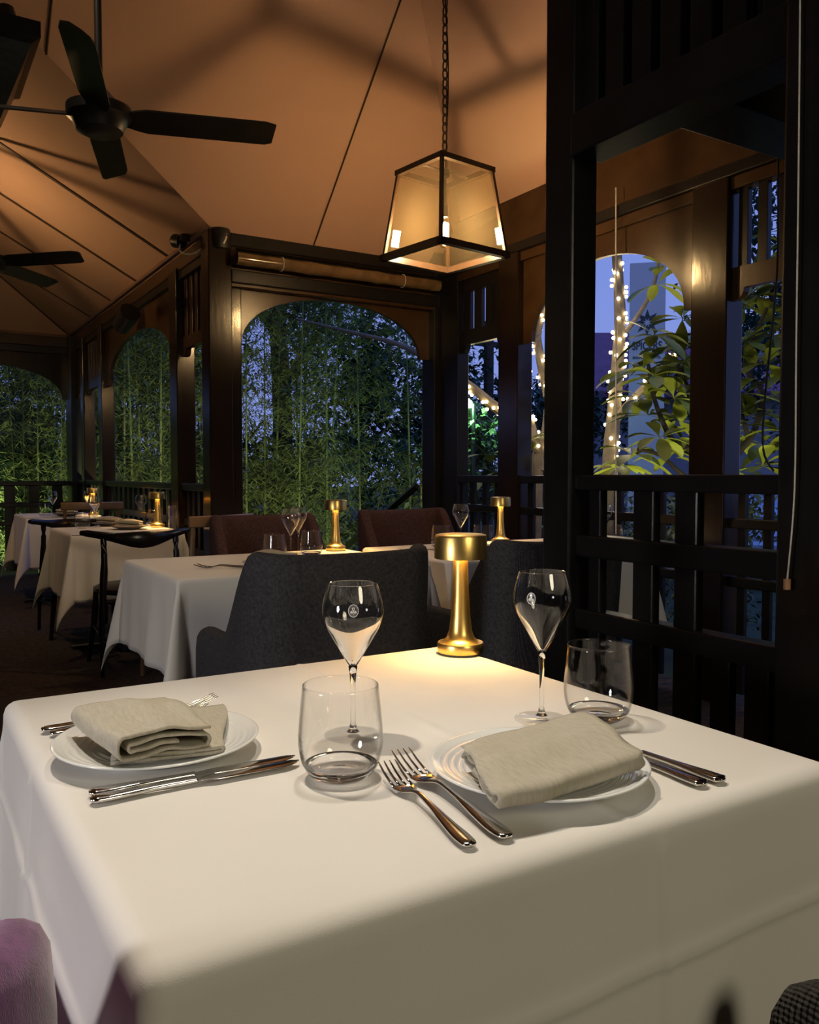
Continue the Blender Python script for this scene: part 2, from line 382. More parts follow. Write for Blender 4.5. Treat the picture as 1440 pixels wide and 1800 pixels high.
# far wall, plane y = 10.05
A = Wall('wall_far', 'y', CY3)
A.b('header_beam', -5, CX1, 2.50, EV, .10, 0, 'woodboard'); A.b('fascia', -5, CX1, 2.42, 2.50, .06, -.02, 'wooddark')
A.arch(.0, CX1 - .08, .12, 1.63, 1.93, 2.28, 2.46, m='wood')
A.arch(-2.0, -.12, -1.85, -.24, 1.93, 2.28, 2.46, m='wood')
A.b('post', -.12, .0, 0, 2.46, .12)
A.rails(0, CX1 - .08, 1.03, (.80, .60), 7); A.rails(-2, -.12, 1.03, (.80, .60), 8)
A.b('post', -2.14, -2.0, 0, 2.46, .12); A.b('solid_board', -5, -2.14, 0, 2.46, .05)
# centre bay, plane y = 5.20 : arch with an open step
Cn = Wall('wall_center', 'y', CY1)
Cn.b('header_beam', CX1 + .07, CX2, 2.53, EV, .12, 0, 'wooddark')
Cn.b('fascia', CX1 + .07, CX2 - .05, 2.36, 2.53, .05, -.02, 'woodboard')
Cn.b('lintel', CX1 + .07, CX2 - .05, 2.30, 2.38, .11, -.03, 'wooddark')
Cn.b('moulding', CX1 + .07, CX2 - .05, 2.275, 2.30, .09, -.03, 'woodboard')
Cn.arch(CX1 + .07, CX2 - .04, 1.915, 3.25, 1.93, 2.27, 2.30)
Cn.b('post', CX1 + .075, CX1 + .15, 0, 2.3, .07, 0, 'wood')
Cn.b('post', CX2 - .10, CX2 + .06, 0, EV + .25, .16, 0, 'wooddark')
# outer right wall, plane x = 3.43
Rw = Wall('wall_right', 'x', CX2)
Rw.b('fascia', -4, CY1, EV - .05, EV + .25, .05, 0, 'woodboard')
Rw.b('header_beam', -4, CY1, 2.50, EV - .05, .12, 0, 'wooddark')
Rw.b('moulding', -4, CY1, 2.44, 2.50, .08, 0, 'woodboard')
Rw.b('post', 4.90, 5.10, 0, 2.5, .10, 0, 'wooddark')
Rw.b('post', 4.22, 4.42, 0, 2.5, .12, 0, 'wood'); Rw.b('post', 2.66, 2.87, 0, 2.5, .12, 0, 'wood')
Rw.b('post', 1.95, 2.25, 0, 2.5, .12, 0, 'wooddark'); Rw.b('post', .4, .58, 0, 2.5, .12, 0, 'wooddark')
Rw.transom(4.42, 4.90, 2.0, .10, 'wooddark')
for c in (4.435, 4.535, 4.665, 4.795): Rw.b('slat', c, c + .085, 2.1, 2.46, .03, 0, 'wooddark', .002)
Rw.b('slat_cap', 4.42, 4.9, 2.36, 2.46, .04, 0, 'wooddark')
Rw.arch(2.87, 4.22, 2.95, 4.14, 1.93, 2.32, 2.46)
Rw.transom(2.25, 2.66, 1.98, .10); Rw.slats(2.25, 2.66, 4, 2.08, 2.46, .5, 'wooddark')
Rw.b('solid_board', -4, 1.95, 0, 2.46, .05, 0, 'wooddark')  # unseen board added in place of an arch to block blue sky light
Rw.rails(4.42, 5.12, 1.10, (.90, .62), 5, .35); Rw.rails(2.87, 4.22, 1.10, (.90, .62), 9, .35); Rw.rails(2.25, 2.66, 1.10, (.90, .62), 3, .3)
# inner screen wall near the table, plane x = 1.76
N = Wall('wall_screen', 'x', CX1)
N.b('post', 1.893, 2.015, 0, TOP, .10, 0, 'wooddark', .008)
N.b('post', .82, 1.185, 0, TOP, .16, 0, 'wooddark', .008)
N.b('lintel', 1.185, 1.893, 2.03, 2.15, .12, 0, 'wooddark')
N.b('header_beam', 1.185, 1.893, 2.62, TOP, .10, 0, 'wooddark')
N.b('backing_board', 1.185, 1.893, 2.15, 2.62, .012, .035, 'wooddark', .001)
for c in (1.225, 1.335, 1.435, 1.535, 1.635, 1.735, 1.83): N.b('slat', c, c + .065, 2.15, 2.62, .03, 0, 'wooddark', .003)
N.b('top_rail', 1.185, 1.893, 1.062, 1.108, .07, 0, 'wooddark'); N.b('rail', 1.185, 1.893, .865, .930, .06); N.b('rail', 1.185, 1.893, .650, .710, .06)
N.b('bottom_rail', 1.185, 1.893, .06, .14, .05)
for a, b_ in ((1.60, 1.675), (1.455, 1.53), (1.80, 1.85)): N.b('baluster', a, b_, .14, 1.07, .03)
for a, b_ in ((1.24, 1.31), (1.35, 1.41)): N.b('baluster', a, b_, .14, .66, .03)
# cross beam running out from the screen, and the wall behind the camera
X = Wall('wall_cross', 'y', 1.52)
X.b('cross_beam', CX1 + .06, CX2, 2.04, 2.30, .18, 0, 'wooddark')
bk = Wall('wall_back', 'y', -4.0); bk.b('solid_board', -5, 3.5, 0, TOP, .05, 0, 'wooddark')
sd = Wall('wall_side', 'x', -5.0); sd.b('solid_board', -4, 10, 0, TOP, .05, 0, 'wooddark')

# ---------------------------------------------------------------- rolled blinds
def blind(x0, y0, x1, y1, z, r, label, cord=None):
    e = empty('rolled_blind', ((x0 + x1) / 2, (y0 + y1) / 2, z), 0, label, 'blind')
    d = Vector((x1 - x0, y1 - y0, 0)); Ln = d.length; d.normalize()
    bm = bmesh.new(); pts = []; sz = []
    for k in range(25):
        t = k / 24; q = r * (1 + (0.10 if k in (8, 16) else 0) + 0.03 * math.sin(k * 1.7))
        pts.append(Vector(d) * (Ln * (t - .5))); sz.append((q, q))
    sweep(bm, pts, sz, (0, 0, 1), 16); obj('roll', bm, M['bamboo_roll'], e, True)
    bm = bmesh.new(); a = d * (Ln / 2)
    sweep(bm, [-a + Vector((0, 0, r * 1.35)), a + Vector((0, 0, r * 1.35))], (r * .7, r * .22), (0, 0, 1), 4); obj('headrail', bm, M['wooddark'], e)
    for t in (-.3, .3):
        bm = bmesh.new(); c = d * (Ln * t)
        ring = [c + Vector((0, 0, 0)) + Vector((-d.y, d.x, 0)) * (math.cos(q * math.pi / 6) * r * 1.12) + Vector((0, 0, math.sin(q * math.pi / 6) * r * 1.12)) for q in range(13)]
        tube(bm, ring, .003, 5); obj('tie_cord', bm, M['cord'], e)
    return e
blind(1.84, 5.06, 3.33, 5.06, 2.435, .040, 'rolled bamboo blind under the ceiling above the central arch opening')
blind(1.90, 1.36, 3.2, 1.36, 2.22, .045, 'rolled bamboo blind along the dark cross beam at upper right')

# spotlight with loose cable at the bay corner
sp = empty('spotlight', (CX1 - .12, CY1 + .25, 2.62), 0, 'small black spotlight with loose cable on top of the corner post', 'spotlight')
bm = bmesh.new(); tube(bm, [(-.03, .1, .0), (-.01, .03, -.02)], [.045, .04], 14); lathe(bm, [(.0, .03), (.03, .02), (.035, -.02), (.0, -.03)], 12); obj('lamp_head', bm, M['blackmetal'], sp, True)
bm = bmesh.new(); lathe(bm, [(0, -.13), (.06, -.12), (.07, -.05), (.06, 0), (0, .0)], 16, .13, -.3); obj('mounting_box', bm, M['blackmetal'], sp, True)
bm = bmesh.new(); tube(bm, smoothp([(-.02, .04, -.03), (-.03, 0, -.09), (.02, -.1, -.12), (.08, -.22, -.07), (.12, -.3, .01), (.15, -.36, -.04), (.13, -.36, -.1)]), .006, 6); obj('cable', bm, M['cord'], sp, True)
s2 = empty('spotlight', (1.60, 7.0, 2.36), 0, 'dark drum spotlight under the beam by the far arch', 'spotlight')
bm = bmesh.new(); tube(bm, [(0, 0, .1), (0, 0, 0)], .012, 8); obj('bracket', bm, M['blackmetal'], s2)
bm = bmesh.new(); tube(bm, [(.03, -.12, .02), (0, .06, -.07)], [.08, .07], 16); obj('lamp_head', bm, M['blackmetal'], s2, True)
bm = bmesh.new(); tube(bm, [(-.002, .062, -.071), (-.004, .07, -.076)], .05, 12); obj('lens', bm, M['led'], s2)
s2.children[-1].data.materials[0] = M['brass']

# column with capital at the left edge
cl = empty('column', (0.22, 3.98, 0), R(0), 'dark timber column with flared capital at the left edge', 'column')
obj('shaft', bx(-.07, .07, -.07, .07, 0, 2.30, .008), M['wooddark'], cl)
bm = bmesh.new()
for k, (z, h) in enumerate(((2.22, .075), (2.62, .27), (2.66, .29), (2.70, .29))): pass
rings = [[bm.verts.new((sx_ * h, sy_ * h, z)) for sx_, sy_ in ((-1, -1), (1, -1), (1, 1), (-1, 1))] for z, h in ((2.25, .075), (2.80, .29), (2.82, .32), (2.88, .32))]
for a, b_ in zip(rings, rings[1:]):
    for k in range(4): bm.faces.new((a[k], a[(k + 1) % 4], b_[(k + 1) % 4], b_[k]))
bm.faces.new(rings[0][::-1]); bm.faces.new(rings[-1]); obj('capital', bm, M['wooddark'], cl)
bm = bmesh.new(); lathe(bm, [(0, 2.88), (.05, 2.88), (.05, 2.93), (.03, 3.0), (0, 3.0)], 14, .22, -.12); obj('finial', bm, M['blackmetal'], cl)

# ---------------------------------------------------------------- ceiling fans
def fan(loc, ang, label):
    e = empty('ceiling_fan', loc, 0, label, 'ceiling fan', 'four-blade ceiling fans')
    bm = bmesh.new(); tube(bm, [(0, 0, .06), (0, 0, TOP - loc[2])], .014, 10); obj('downrod', bm, M['blackmetal'], e, True)
    bm = bmesh.new(); lathe(bm, [(0, -.075), (.05, -.072), (.085, -.055), (.10, -.02), (.12, -.005), (.12, .03), (.07, .055), (.03, .10), (.015, .12), (0, .12)], 32)
    obj('motor_housing', bm, M['blackmetal'], e, True)
    for k in range(4):
        bm = bmesh.new(); n = 14; rows = []
        for i in range(n + 1):
            t = i / n; x = .09 + t * .57
            wd = .058
            if t < .12: wd *= .55 + .45 * t / .12
            if i == n: wd *= .80
            tilt = R(-22)
            rows.append([bm.verts.new((x + (0.0 if s < 0 else -.012 * (i == n)), s * wd * math.cos(tilt), s * wd * math.sin(tilt) + dz + .012 * math.cos(s * 1.57))) for s, dz in ((-1, 0), (-.4, 0), (.4, 0), (1, 0), (1, -.006), (-1, -.006))])
        for r0, r1 in zip(rows, rows[1:]):
            for j in range(6): bm.faces.new((r0[j], r0[(j + 1) % 6], r1[(j + 1) % 6], r1[j]))
        bm.faces.new(rows[0]); bm.faces.new(rows[-1][::-1])
        b = obj('fan_blade', bm, M['fanblade'], e, True); b.rotation_euler = (0, 0, ang + k * math.pi / 2)
    return e
f1 = at_z(175, 205, 2.46); fan((f1.x, f1.y, 2.46), R(-YAW + 14), 'near black ceiling fan on a long rod, upper left')
fan((0.56, 6.06, 2.46), R(-YAW - 12), 'far black ceiling fan cut off by the left edge')

# ---------------------------------------------------------------- lantern
def lantern(loc, rz, label, topz):
    e = empty('pendant_lantern', loc, rz, label, 'lantern')
    b, a, h = .168, .128, .325
    topz = loc[2] + (topz - loc[2]) / LK; e.scale = (LK, LK, LK)
    sq = lambda q, z: [Vector((sx_ * q, sy_ * q, z)) for sx_, sy_ in ((-1, -1), (1, -1), (1, 1), (-1, 1))]
    bt, tp = sq(b, 0), sq(a, h)
    bm = bmesh.new()
    for k in range(4):
        for P, Q, w_ in ((bt[k], bt[(k + 1) % 4], .0085), (tp[k], tp[(k + 1) % 4], .0085), (bt[k], tp[k], .0085)):
            sweep(bm, [P, Q], (w_, w_), (0, 0, 1) if abs((P - Q).z) < .1 else (1, 1, 0), 4, power=1)
    for z, q, s in ((0, b, .012), (h, a, .010)):
        for k in range(4):
            P, Q = sq(q, z)[k], sq(q, z)[(k + 1) % 4]
            box(bm, min(P.x, Q.x) - s, max(P.x, Q.x) + s, min(P.y, Q.y) - s, max(P.y, Q.y) + s, z - s, z + s)
    sweep(bm, [Vector((-a, 0, h)), Vector((a, 0, h))], (.007, .005), (0, 0, 1), 4)
    obj('frame', bm, M['lanternwood'], e)
    for k in range(4):
        bm = bmesh.new(); ins = .985
        P = [bt[k] * ins, bt[(k + 1) % 4] * ins, tp[(k + 1) % 4] * ins, tp[k] * ins]
        for p in P[2:]: p.z = h - .01
        for p in P[:2]: p.z = .01
        bm.faces.new([bm.verts.new(p) for p in P]); obj('glass_pane', bm, M['pane'], e)
    bm = bmesh.new(); tube(bm, [(0, 0, h), (0, 0, .19)], .006, 8); lathe(bm, [(0, .20), (.013, .195), (.014, .15), (0, .15)], 14)
    lathe(bm, [(0, h + .004), (.02, h + .004), (.018, h - .02), (0, h - .02)], 14); obj('bulb_holder', bm, M['blackmetal'], e, True)
    bm = bmesh.new(); lathe(bm, [(.011, .155), (.016, .14), (.030, .105), (.032, .08), (.027, .05), (.012, .035), (0, .032)], 24); bl = obj('bulb', bm, M['bulbglass'], e, True)
    bm = bmesh.new()
    tube(bm, [(0, 0, .125), (0, 0, .06)], .016, 16)
    obj('filament', bm, M['glow'], bl)
    bm = bmesh.new(); z = h + .01; k = 0
    while z < topz - loc[2]:
        pts = []
        for q in range(13):
            t = q * math.pi / 6; u = .011 * math.cos(t); v_ = .021 * math.sin(t)
            pts.append(Vector((u, 0, z + .018 + v_) if k % 2 == 0 else (0, u, z + .018 + v_)))
        sweep(bm, pts, (.0032, .0032), (.3, .5, .2), 5, cap=False); z += .034; k += 1
    obj('chain', bm, M['lanternwood'], e, True)
    bm = bmesh.new(); tube(bm, smoothp([(.01, .008, h), (.012, -.006, h + .4), (.004, .012, h + .8), (.012, -.004, h + 1.3), (.005, .01, topz - loc[2])]), .0025, 5); obj('cable', bm, M['blackcord'], e, True)
    return e
LK = 1.33
LN = (1.857 * LK, 2.78 * LK, CAMZ + .845 * LK)
lantern(LN, R(8), 'black framed glass lantern hanging on a chain above the tables', TOP)
lantern((0.12, 6.55, 2.45), R(8), 'black framed glass lantern by the far left of the room', TOP)

# ---------------------------------------------------------------- tables
def tablecloth(name, x0, x1, y0, y1, z, over, label, step=.02, seed=1, wave=.012, crease=False, amp=.62, a0=.10, group=None):
    rr = random.Random(seed); ph = [rr.uniform(0, 6.28) for _ in range(8)]
    cx, cy = (x0 + x1) / 2, (y0 + y1) / 2; hx, hy = (x1 - x0) / 2, (y1 - y0) / 2
    rb = .020 if crease else .012
    def coords(h):
        n = max(8, int(2 * (h + over) / step)); return [-(h + over) + 2 * (h + over) * i / n for i in range(n + 1)]
    # put sample lines on the table edge
    def snap(c, h):
        for target in (-h, h, -h + rb, h - rb, -h - rb, h + rb):
            i = min(range(len(c)), key=lambda k: abs(c[k] - target)); c[i] = target
        return sorted(c)
    U, V_ = snap(coords(hx), hx), snap(coords(hy), hy)
    def pos(u, v):
        du = max(0, abs(u) - hx + rb); dv = max(0, abs(v) - hy + rb); su = 1 if u > 0 else -1; sv = 1 if v > 0 else -1
        bx_, by_ = max(-hx + rb, min(hx - rb, u)), max(-hy + rb, min(hy - rb, v))
        r_ = math.hypot(du, dv)
        if r_ == 0:
            zz = 0
            if crease:
                zz += .0016 * math.exp(-((u - hx * .18) / .006) ** 2) + .0013 * math.exp(-((v - hy * .30) / .006) ** 2)
                zz += .0012 * noise.noise(Vector((u * 5, v * 5, seed)))
            return Vector((bx_, by_, zz))
        th = math.atan2(dv, du)         # 0 = x side, 90 = y side
        s2t = math.sin(2 * th)
        am = a0 + (amp - a0) * s2t ** 1.1
        # quarter roll over the edge
        arc = rb * math.pi / 2
        if r_ < arc:
            q = r_ / rb; o = rb * math.sin(q); drop = rb * (1 - math.cos(q))
        else:
            e_ = r_ - arc; wv = 0
            s = (bx_ * (1 if th > .785 else 0) + by_ * (1 if th <= .785 else 0))
            if s2t < .05:
                k = min(1, e_ / .25)
                wv = wave * k * (math.sin(s * 11 + ph[0]) + .6 * math.sin(s * 23 + ph[1]) + .4 * math.sin(s * 37 + ph[2]))
            a_ = am * min(1, .35 + e_ / .12)
            o = rb + e_ * a_ + wv; drop = rb + e_ * math.sqrt(max(.05, 1 - a_ * a_))
            if crease and s2t < .05:
                o += .0060 * math.exp(-((e_ - .125) / .006) ** 2) + .0040 * math.exp(-((s - .11) / .006) ** 2)
        dth = th
        if s2t > 0.0001:                # gather direction toward the diagonal
            t = th / (math.pi / 2); t = .5 + .5 * math.copysign(abs(2 * t - 1) ** 1.25, 2 * t - 1); dth = t * math.pi / 2
        return Vector((bx_ + su * o * math.cos(dth), by_ + sv * o * math.sin(dth), -drop))
    bm = bmesh.new()
    g = [[bm.verts.new(pos(u, v)) for v in V_] for u in U]
    for i in range(len(U) - 1):
        for j in range(len(V_) - 1): bm.faces.new((g[i][j], g[i + 1][j], g[i + 1][j + 1], g[i][j + 1]))
    o = obj(name, bm, M['cloth'], None, 'all'); o.location = (cx, cy, z)
    md = o.modifiers.new('thickness', 'SOLIDIFY'); md.thickness = .0012; md.offset = 1
    return tag(o, label, 'tablecloth', group)
def table(x0, x1, y0, y1, z, label, ins=.006):
    e = empty('dining_table', ((x0 + x1) / 2, (y0 + y1) / 2, 0), 0, label, 'table')
    hx, hy = (x1 - x0) / 2 - ins, (y1 - y0) / 2 - ins
    obj('tabletop', bx(-hx, hx, -hy, hy, z - .03, z - .002, .004), M['blackwood'], e)
    bm = bmesh.new(); lathe(bm, [(0, .02), (.035, .02), (.035, z - .03), (0, z - .03)], 20); obj('pedestal', bm, M['blackmetal'], e, True)
    bm = bmesh.new()
    for a in (0, 1): box(bm, *((-.28, .28, -.03, .03) if a else (-.03, .03, -.28, .28)), 0, .02, .004)
    obj('base', bm, M['blackmetal'], e)
T1 = (.142, .995, .602, 1.475)
table(*T1, .75, 'foreground square table hidden under its white cloth', .022)
tablecloth('tablecloth', *T1, .75, .33, 'white tablecloth on the large foreground table', .008, 3, .004, True, .30, .05)
T2 = (.82, 1.85, 2.86, 3.64); T2b = (1.95, 3.10, 2.86, 3.64)
table(*T2, .75, 'square table in the second row behind the near charcoal chair')
tablecloth('tablecloth', *T2, .75, .34, 'white tablecloth in the second row, hanging in front left of the near charcoal chair', .02, 11, .010, False, .25, .06)
table(*T2b, .75, 'table in the second row beneath the lantern, right of its neighbour')
tablecloth('tablecloth', *T2b, .75, .34, 'white tablecloth in the second row seen in the gap beside the foreground brass lamp', .02, 12, .010, False, .25, .06)
T3 = (.89, 1.57, 5.29, 6.05)
table(*T3, .75, 'third-row table behind the black elbow chair')
tablecloth('tablecloth', *T3, .75, .40, 'cream lit tablecloth with two pointed corners behind the black elbow chair', .02, 13, .008, False, .27, .05)
T4 = (.93, 1.53, 7.55, 8.35)
table(*T4, .75, 'farthest table at the left of the room')
tablecloth('tablecloth', *T4, .75, .42, 'farthest tablecloth, with orange light on its left corner', .02, 14, .008, False, .27, .05)

# ---------------------------------------------------------------- chairs
def sm(t): t = max(0, min(1, t)); return t * t * (3 - 2 * t)
def tub_chair(loc, rz, m, label, group=None, back=.885, arm=.62, crown=0):
    e = empty('tub_chair', loc, rz, label, 'chair', group)
    hw, yb, yf, rc = .27, -.27, .27, .10
    path = []
    for k in range(11): path.append((-hw, yf + (yb + rc - yf) * k / 10))
    for k in range(1, 9):
        t = math.pi + k / 9 * math.pi / 2; path.append((-hw + rc + rc * math.cos(t), yb + rc + rc * math.sin(t)))
    for k in range(11): path.append((-hw + rc + (2 * hw - 2 * rc) * k / 10, yb - .012 * math.sin(math.pi * k / 10)))
    for k in range(1, 9):
        t = 1.5 * math.pi + k / 9 * math.pi / 2; path.append((hw - rc + rc * math.cos(t), yb + rc + rc * math.sin(t)))
    for k in range(11): path.append((hw, yb + rc + (yf - yb - rc) * k / 10))
    P = [Vector((x, y, 0)) for x, y in path]; bm = bmesh.new(); rows = []; th = .032
    for i, p in enumerate(P):
        t = (P[min(i + 1, len(P) - 1)] - P[max(i - 1, 0)]).normalized(); nrm = Vector((t.y, -t.x, 0))
        yy = p.y; k = sm((-yy - .02) / .17)
        top = arm + (back - arm) * k + (.010 * abs(p.x / hw) ** 4 if k > .9 else 0) - .05 * sm((yy - .16) / .11) ** 2 - crown * k * sm((abs(p.x) - .05) / .26)
        lean = .05 * k
        z0 = .24; row = []
        prof = [(-th, z0), (-th, z0 + (top - z0) * .5), (-th, top - .03), (-th * .7, top - .008), (0, top), (th * .7, top - .008), (th, top - .03), (th, z0 + (top - z0) * .5), (th, z0)]
        endk = .55 if i in (0, len(P) - 1) else (1.0)
        for a, z in prof:
            q = p + nrm * (a * endk); q.y -= lean * (z - z0) / .6; q.z = z
            row.append(bm.verts.new(q))
        rows.append(row)
    for a, b_ in zip(rows, rows[1:]):
        for j in range(9): bm.faces.new((a[j], a[(j + 1) % 9], b_[(j + 1) % 9], b_[j]))
    bm.faces.new(rows[0]); bm.faces.new(rows[-1][::-1])
    o = obj('back_shell', bm, m, e, 'all'); md = o.modifiers.new('smooth', 'SUBSURF'); md.levels = md.render_levels = 1
    obj('seat', bx(-hw + .03, hw - .03, yb + .03, yf + .02, .26, .46, .03), m, e, True)
    for x in (-.22, .22):
        for y in (-.22, .22):
            bm = bmesh.new(); tube(bm, [(x, y, .26), (x * 1.08, y * 1.08, 0)], [.02, .012], 10); obj('leg', bm, M['blackwood'], e, True)
    return e
tub_chair((1.14, 2.50, 0), 0, M['charcoal'], 'charcoal upholstered tub chair with its back to the foreground table, left of the brass lamp')
tub_chair((1.99, 2.52, 0), R(2), M['charcoal'], 'charcoal upholstered tub chair right of the foreground brass lamp, half behind the big black post')
tub_chair((1.69, 4.02, 0), math.pi, M['brownup'], 'plum brown tub chair facing us on the far side of the second-row table', None, .89)
tub_chair((2.56, 4.02, 0), math.pi, M['brownup'], 'plum brown tub chair facing us under the lantern', None, .90)
tub_chair((-.200, .84, 0), R(-3), M['purple'], 'mauve velvet tub chair cut off at the bottom left corner', None, .92, .60, .11)
tub_chair((.50, .27, 0), 0, M['woven'], 'charcoal basket weave chair cut off at the bottom right corner', None, .70, .63)

def elbow_chair(loc, rz, m, label):
    e = empty('elbow_chair', loc, rz, label, 'chair')
    bm = bmesh.new(); pts = []; sz = []
    for k in range(25):
        t = k / 24 * 2 - 1
        pts.append(Vector((t * .30, -.22 + .16 * t * t, .755 + .015 * t * t - .012 * math.cos(t * math.pi)))); hh = .019 + .030 * math.exp(-(t / .45) ** 2)
        sz.append((.016, hh if abs(t) < .99 else .014))
    sweep(bm, pts, sz, (0, 0, 1), 10); obj('back_rail', bm, m, e, True)
    bm = bmesh.new(); lathe(bm, [(0, .43), (.20, .43), (.225, .445), (.225, .462), (.20, .475), (0, .478)], 32); obj('seat', bm, M['leather'], e, True)
    for x in (-1, 1):
        bm = bmesh.new(); tube(bm, smoothp([(x * .23, -.24, 0), (x * .225, -.20, .25), (x * .21, -.17, .45), (x * .20, -.165, .62), (x * .20, -.15, .75)], 3), [.012] * 3 + [.018] * 3 + [.021] * 3 + [.017] * 4, 10); obj('leg', bm, m, e, True)
        bm = bmesh.new(); tube(bm, [(x * .22, .22, 0), (x * .19, .18, .25), (x * .18, .17, .45)], [.012, .019, .016], 10); obj('leg', bm, m, e, True)
        bm = bmesh.new(); tube(bm, [(x * .225, -.20, .22), (x * .195, .185, .22)], .010, 8); obj('stretcher', bm, m, e, True)
    bm = bmesh.new(); tube(bm, [(-.2, -.17, .40), (.2, -.17, .40)], .012, 8); obj('apron', bm, m, e, True)
    return e
elbow_chair((1.19, 5.02, 0), 0, M['blackwood'], 'black elbow chair with curved back rail in front of the third table')
elbow_chair((1.10, 6.25, 0), math.pi, M['blackwood'], 'black elbow chair mostly hidden on the far side of the third table')
def rail_chair(loc, rz, label):
    e = empty('rail_back_chair', loc, rz, label, 'chair', 'brown wooden chairs by the left railing')
    for z, hh in ((.86, .03), (.66, .018)):
        bm = bmesh.new(); pts = [Vector((t * .23, -.22 - .04 * (1 - t * t), z)) for t in [k / 6 - 1 for k in range(13)]]
        sweep(bm, pts, (.011, hh), (0, 0, 1), 8, power=.6); obj('back_rail', bm, M['oakwood'], e, True)
    obj('seat', bx(-.22, .22, -.2, .22, .42, .46, .012), M['oakwood'], e, True)
    for x in (-1, 1):
        bm = bmesh.new(); tube(bm, [(x * .21, -.23, 0), (x * .20, -.19, .45), (x * .20, -.22, .87)], [.014, .018, .013], 8); obj('leg', bm, M['oakwood'], e, True)
        bm = bmesh.new(); tube(bm, [(x * .20, .20, 0), (x * .19, .18, .43)], [.012, .018], 8); obj('leg', bm, M['oakwood'], e, True)
rail_chair((1.42, 4.62, 0), R(25), 'brown wooden rail-back chair beside the corner post, left of the plum chair')
rail_chair((1.33, 7.15, 0), R(0), 'brown wooden rail-back chair between the two farthest tables')

# ---------------------------------------------------------------- tableware
def dropz(r): return r
def table_lamp(loc, label):
    e = empty('table_lamp', loc, 0, label, 'lamp', 'cordless brass table lamps')
    bm = bmesh.new(); lathe(bm, [(0, .003), (.0455, .003), (.0465, .006), (.0465, .019), (.045, .022), (.036, .024), (.028, .031), (.023, .045), (.0195, .075), (.0165, .12), (.0148, .17), (.0145, .200), (0, .200)], 64)
    obj('stem', bm, M['brass'], e, True)
    bm = bmesh.new(); lathe(bm, [(0, 0), (.045, 0), (.045, .003), (0, .003)], 48); obj('rubber_foot', bm, M['blackrubber'], e, True)
    bm = bmesh.new(); lathe(bm, [(.0505, .190), (.0525, .190), (.0525, .232), (.0505, .2365), (.046, .238), (0, .238)], 64)
    lathe(bm, [(.0505, .190), (.0505, .228), (0, .228)], 64); bmesh.ops.remove_doubles(bm, verts=bm.verts[:], dist=1e-5)
    hd = obj('lamp_shade', bm, M['brass'], e, True)
    bm = bmesh.new(); lathe(bm, [(.018, .2255), (.046, .2255), (.046, .2275), (.018, .2275), (.018, .2255)], 48); obj('led_ring', bm, M['led'], hd)
    return e
def lamp_light(loc, p):
    l = lamp('table_lamp_light', 'AREA', (loc[0], loc[1], loc[2] + .222), p, (1.0, .60, .22), .085); l.data.shape = 'DISK'
lp0 = Vector((.965, 1.385, .752))
table_lamp(lp0, 'large brass table lamp standing on the foreground table'); lamp_light(lp0, 0.95)
for px, py_, Y, lab in ((590, 963, 3.55, 'brass table lamp on the second-row table, left of the foreground lamp'), (880, 955, 3.50, 'brass table lamp on the second-row table, beside the big black post')):
    q = at_y(px, 900, Y); q.z = .752; table_lamp(q, lab); lamp_light(q, 1.4)
q3 = Vector((1.515, 5.72, .752)); table_lamp(q3, 'brass table lamp at the right of the third table'); lamp_light(q3, 1.6)
q4 = Vector((1.48, 7.66, .752)); table_lamp(q4, 'brass table lamp on the farthest table'); lamp_light(q4, 1.6)

GW = 'tulip wine glasses'; GT = 'stemless water tumblers'
def wine_glass(loc, label, hs=1.0, hi=True):
    e = empty('wine_glass', loc, 0, label, 'wine glass')
    n = 64 if hi else 32
    bm = bmesh.new()
    o_ = [(.0, .094), (.006, .097), (.012, .107), (.020, .121), (.030, .138), (.0375, .152), (.0415, .166), (.0418, .174), (.0405, .184), (.0375, .196), (.0345, .206), (.0335, .209)]
    S = smoothp([(r_, z, 0) for r_, z in o_], 3); outer = [(max(0, p.x), p.y) for p in S]
    inner = []
    for p in S:
        t = .0009 + .0042 * sm((.172 - p.y) / .06) ** 1.3
        if p.x - t > .0015: inner.append((p.x - t, p.y))
    inner = inner[::-1] + [(0, inner[0][1] - .002)]
    lathe(bm, outer + [(.0332, .2098)] + inner, n); obj('bowl', bm, M['soap'], e, 'all', True)
    bm = bmesh.new(); lathe(bm, [(0, .095), (.0062, .0955), (.0048, .085), (.0036, .070), (.0032, .045), (.0034, .018), (.006, .008), (.009, .0055), (0, .0054)], 20); obj('stem', bm, M['soap'] if hi else M['glass'], e, 'all')
    bm = bmesh.new(); lathe(bm, [(0, .0050), (.010, .0048), (.025, .0028), (.037, .0018), (.0395, .0012), (.0395, .0003), (.037, 0), (0, .001)], n); obj('foot', bm, M['footglass'], e, 'all')
    return e
def tumbler(loc, label, hi=True):
    e = empty('tumbler', loc, 0, label, 'tumbler'); n = 64 if hi else 24
    S = smoothp([(.030, .001, 0), (.038, .006, 0), (.0455, .018, 0), (.0495, .036, 0), (.0500, .050, 0), (.0485, .072, 0), (.0462, .095, 0), (.0448, .110, 0)], 3)
    outer = [(p.x, p.y) for p in S]; inner = [(p.x - .0014, p.y) for p in S if p.y > .012][::-1]
    bm = bmesh.new(); lathe(bm, outer[3:] + [(.0441, .1106)] + inner, n); obj('wall_of_glass' if False else 'cup', bm, M['glass'], e, 'all')
    bm = bmesh.new(); lathe(bm, [(0, 0.0015), (.022, .0005), (.030, .0005), (.038, .006), (.0440, .0155), (.0425, .0165), (.036, .0125), (.022, .0085), (0, .0075)], n); obj('thick_base', bm, M['soap'] if hi else M['glass'], e, 'all')
    return e
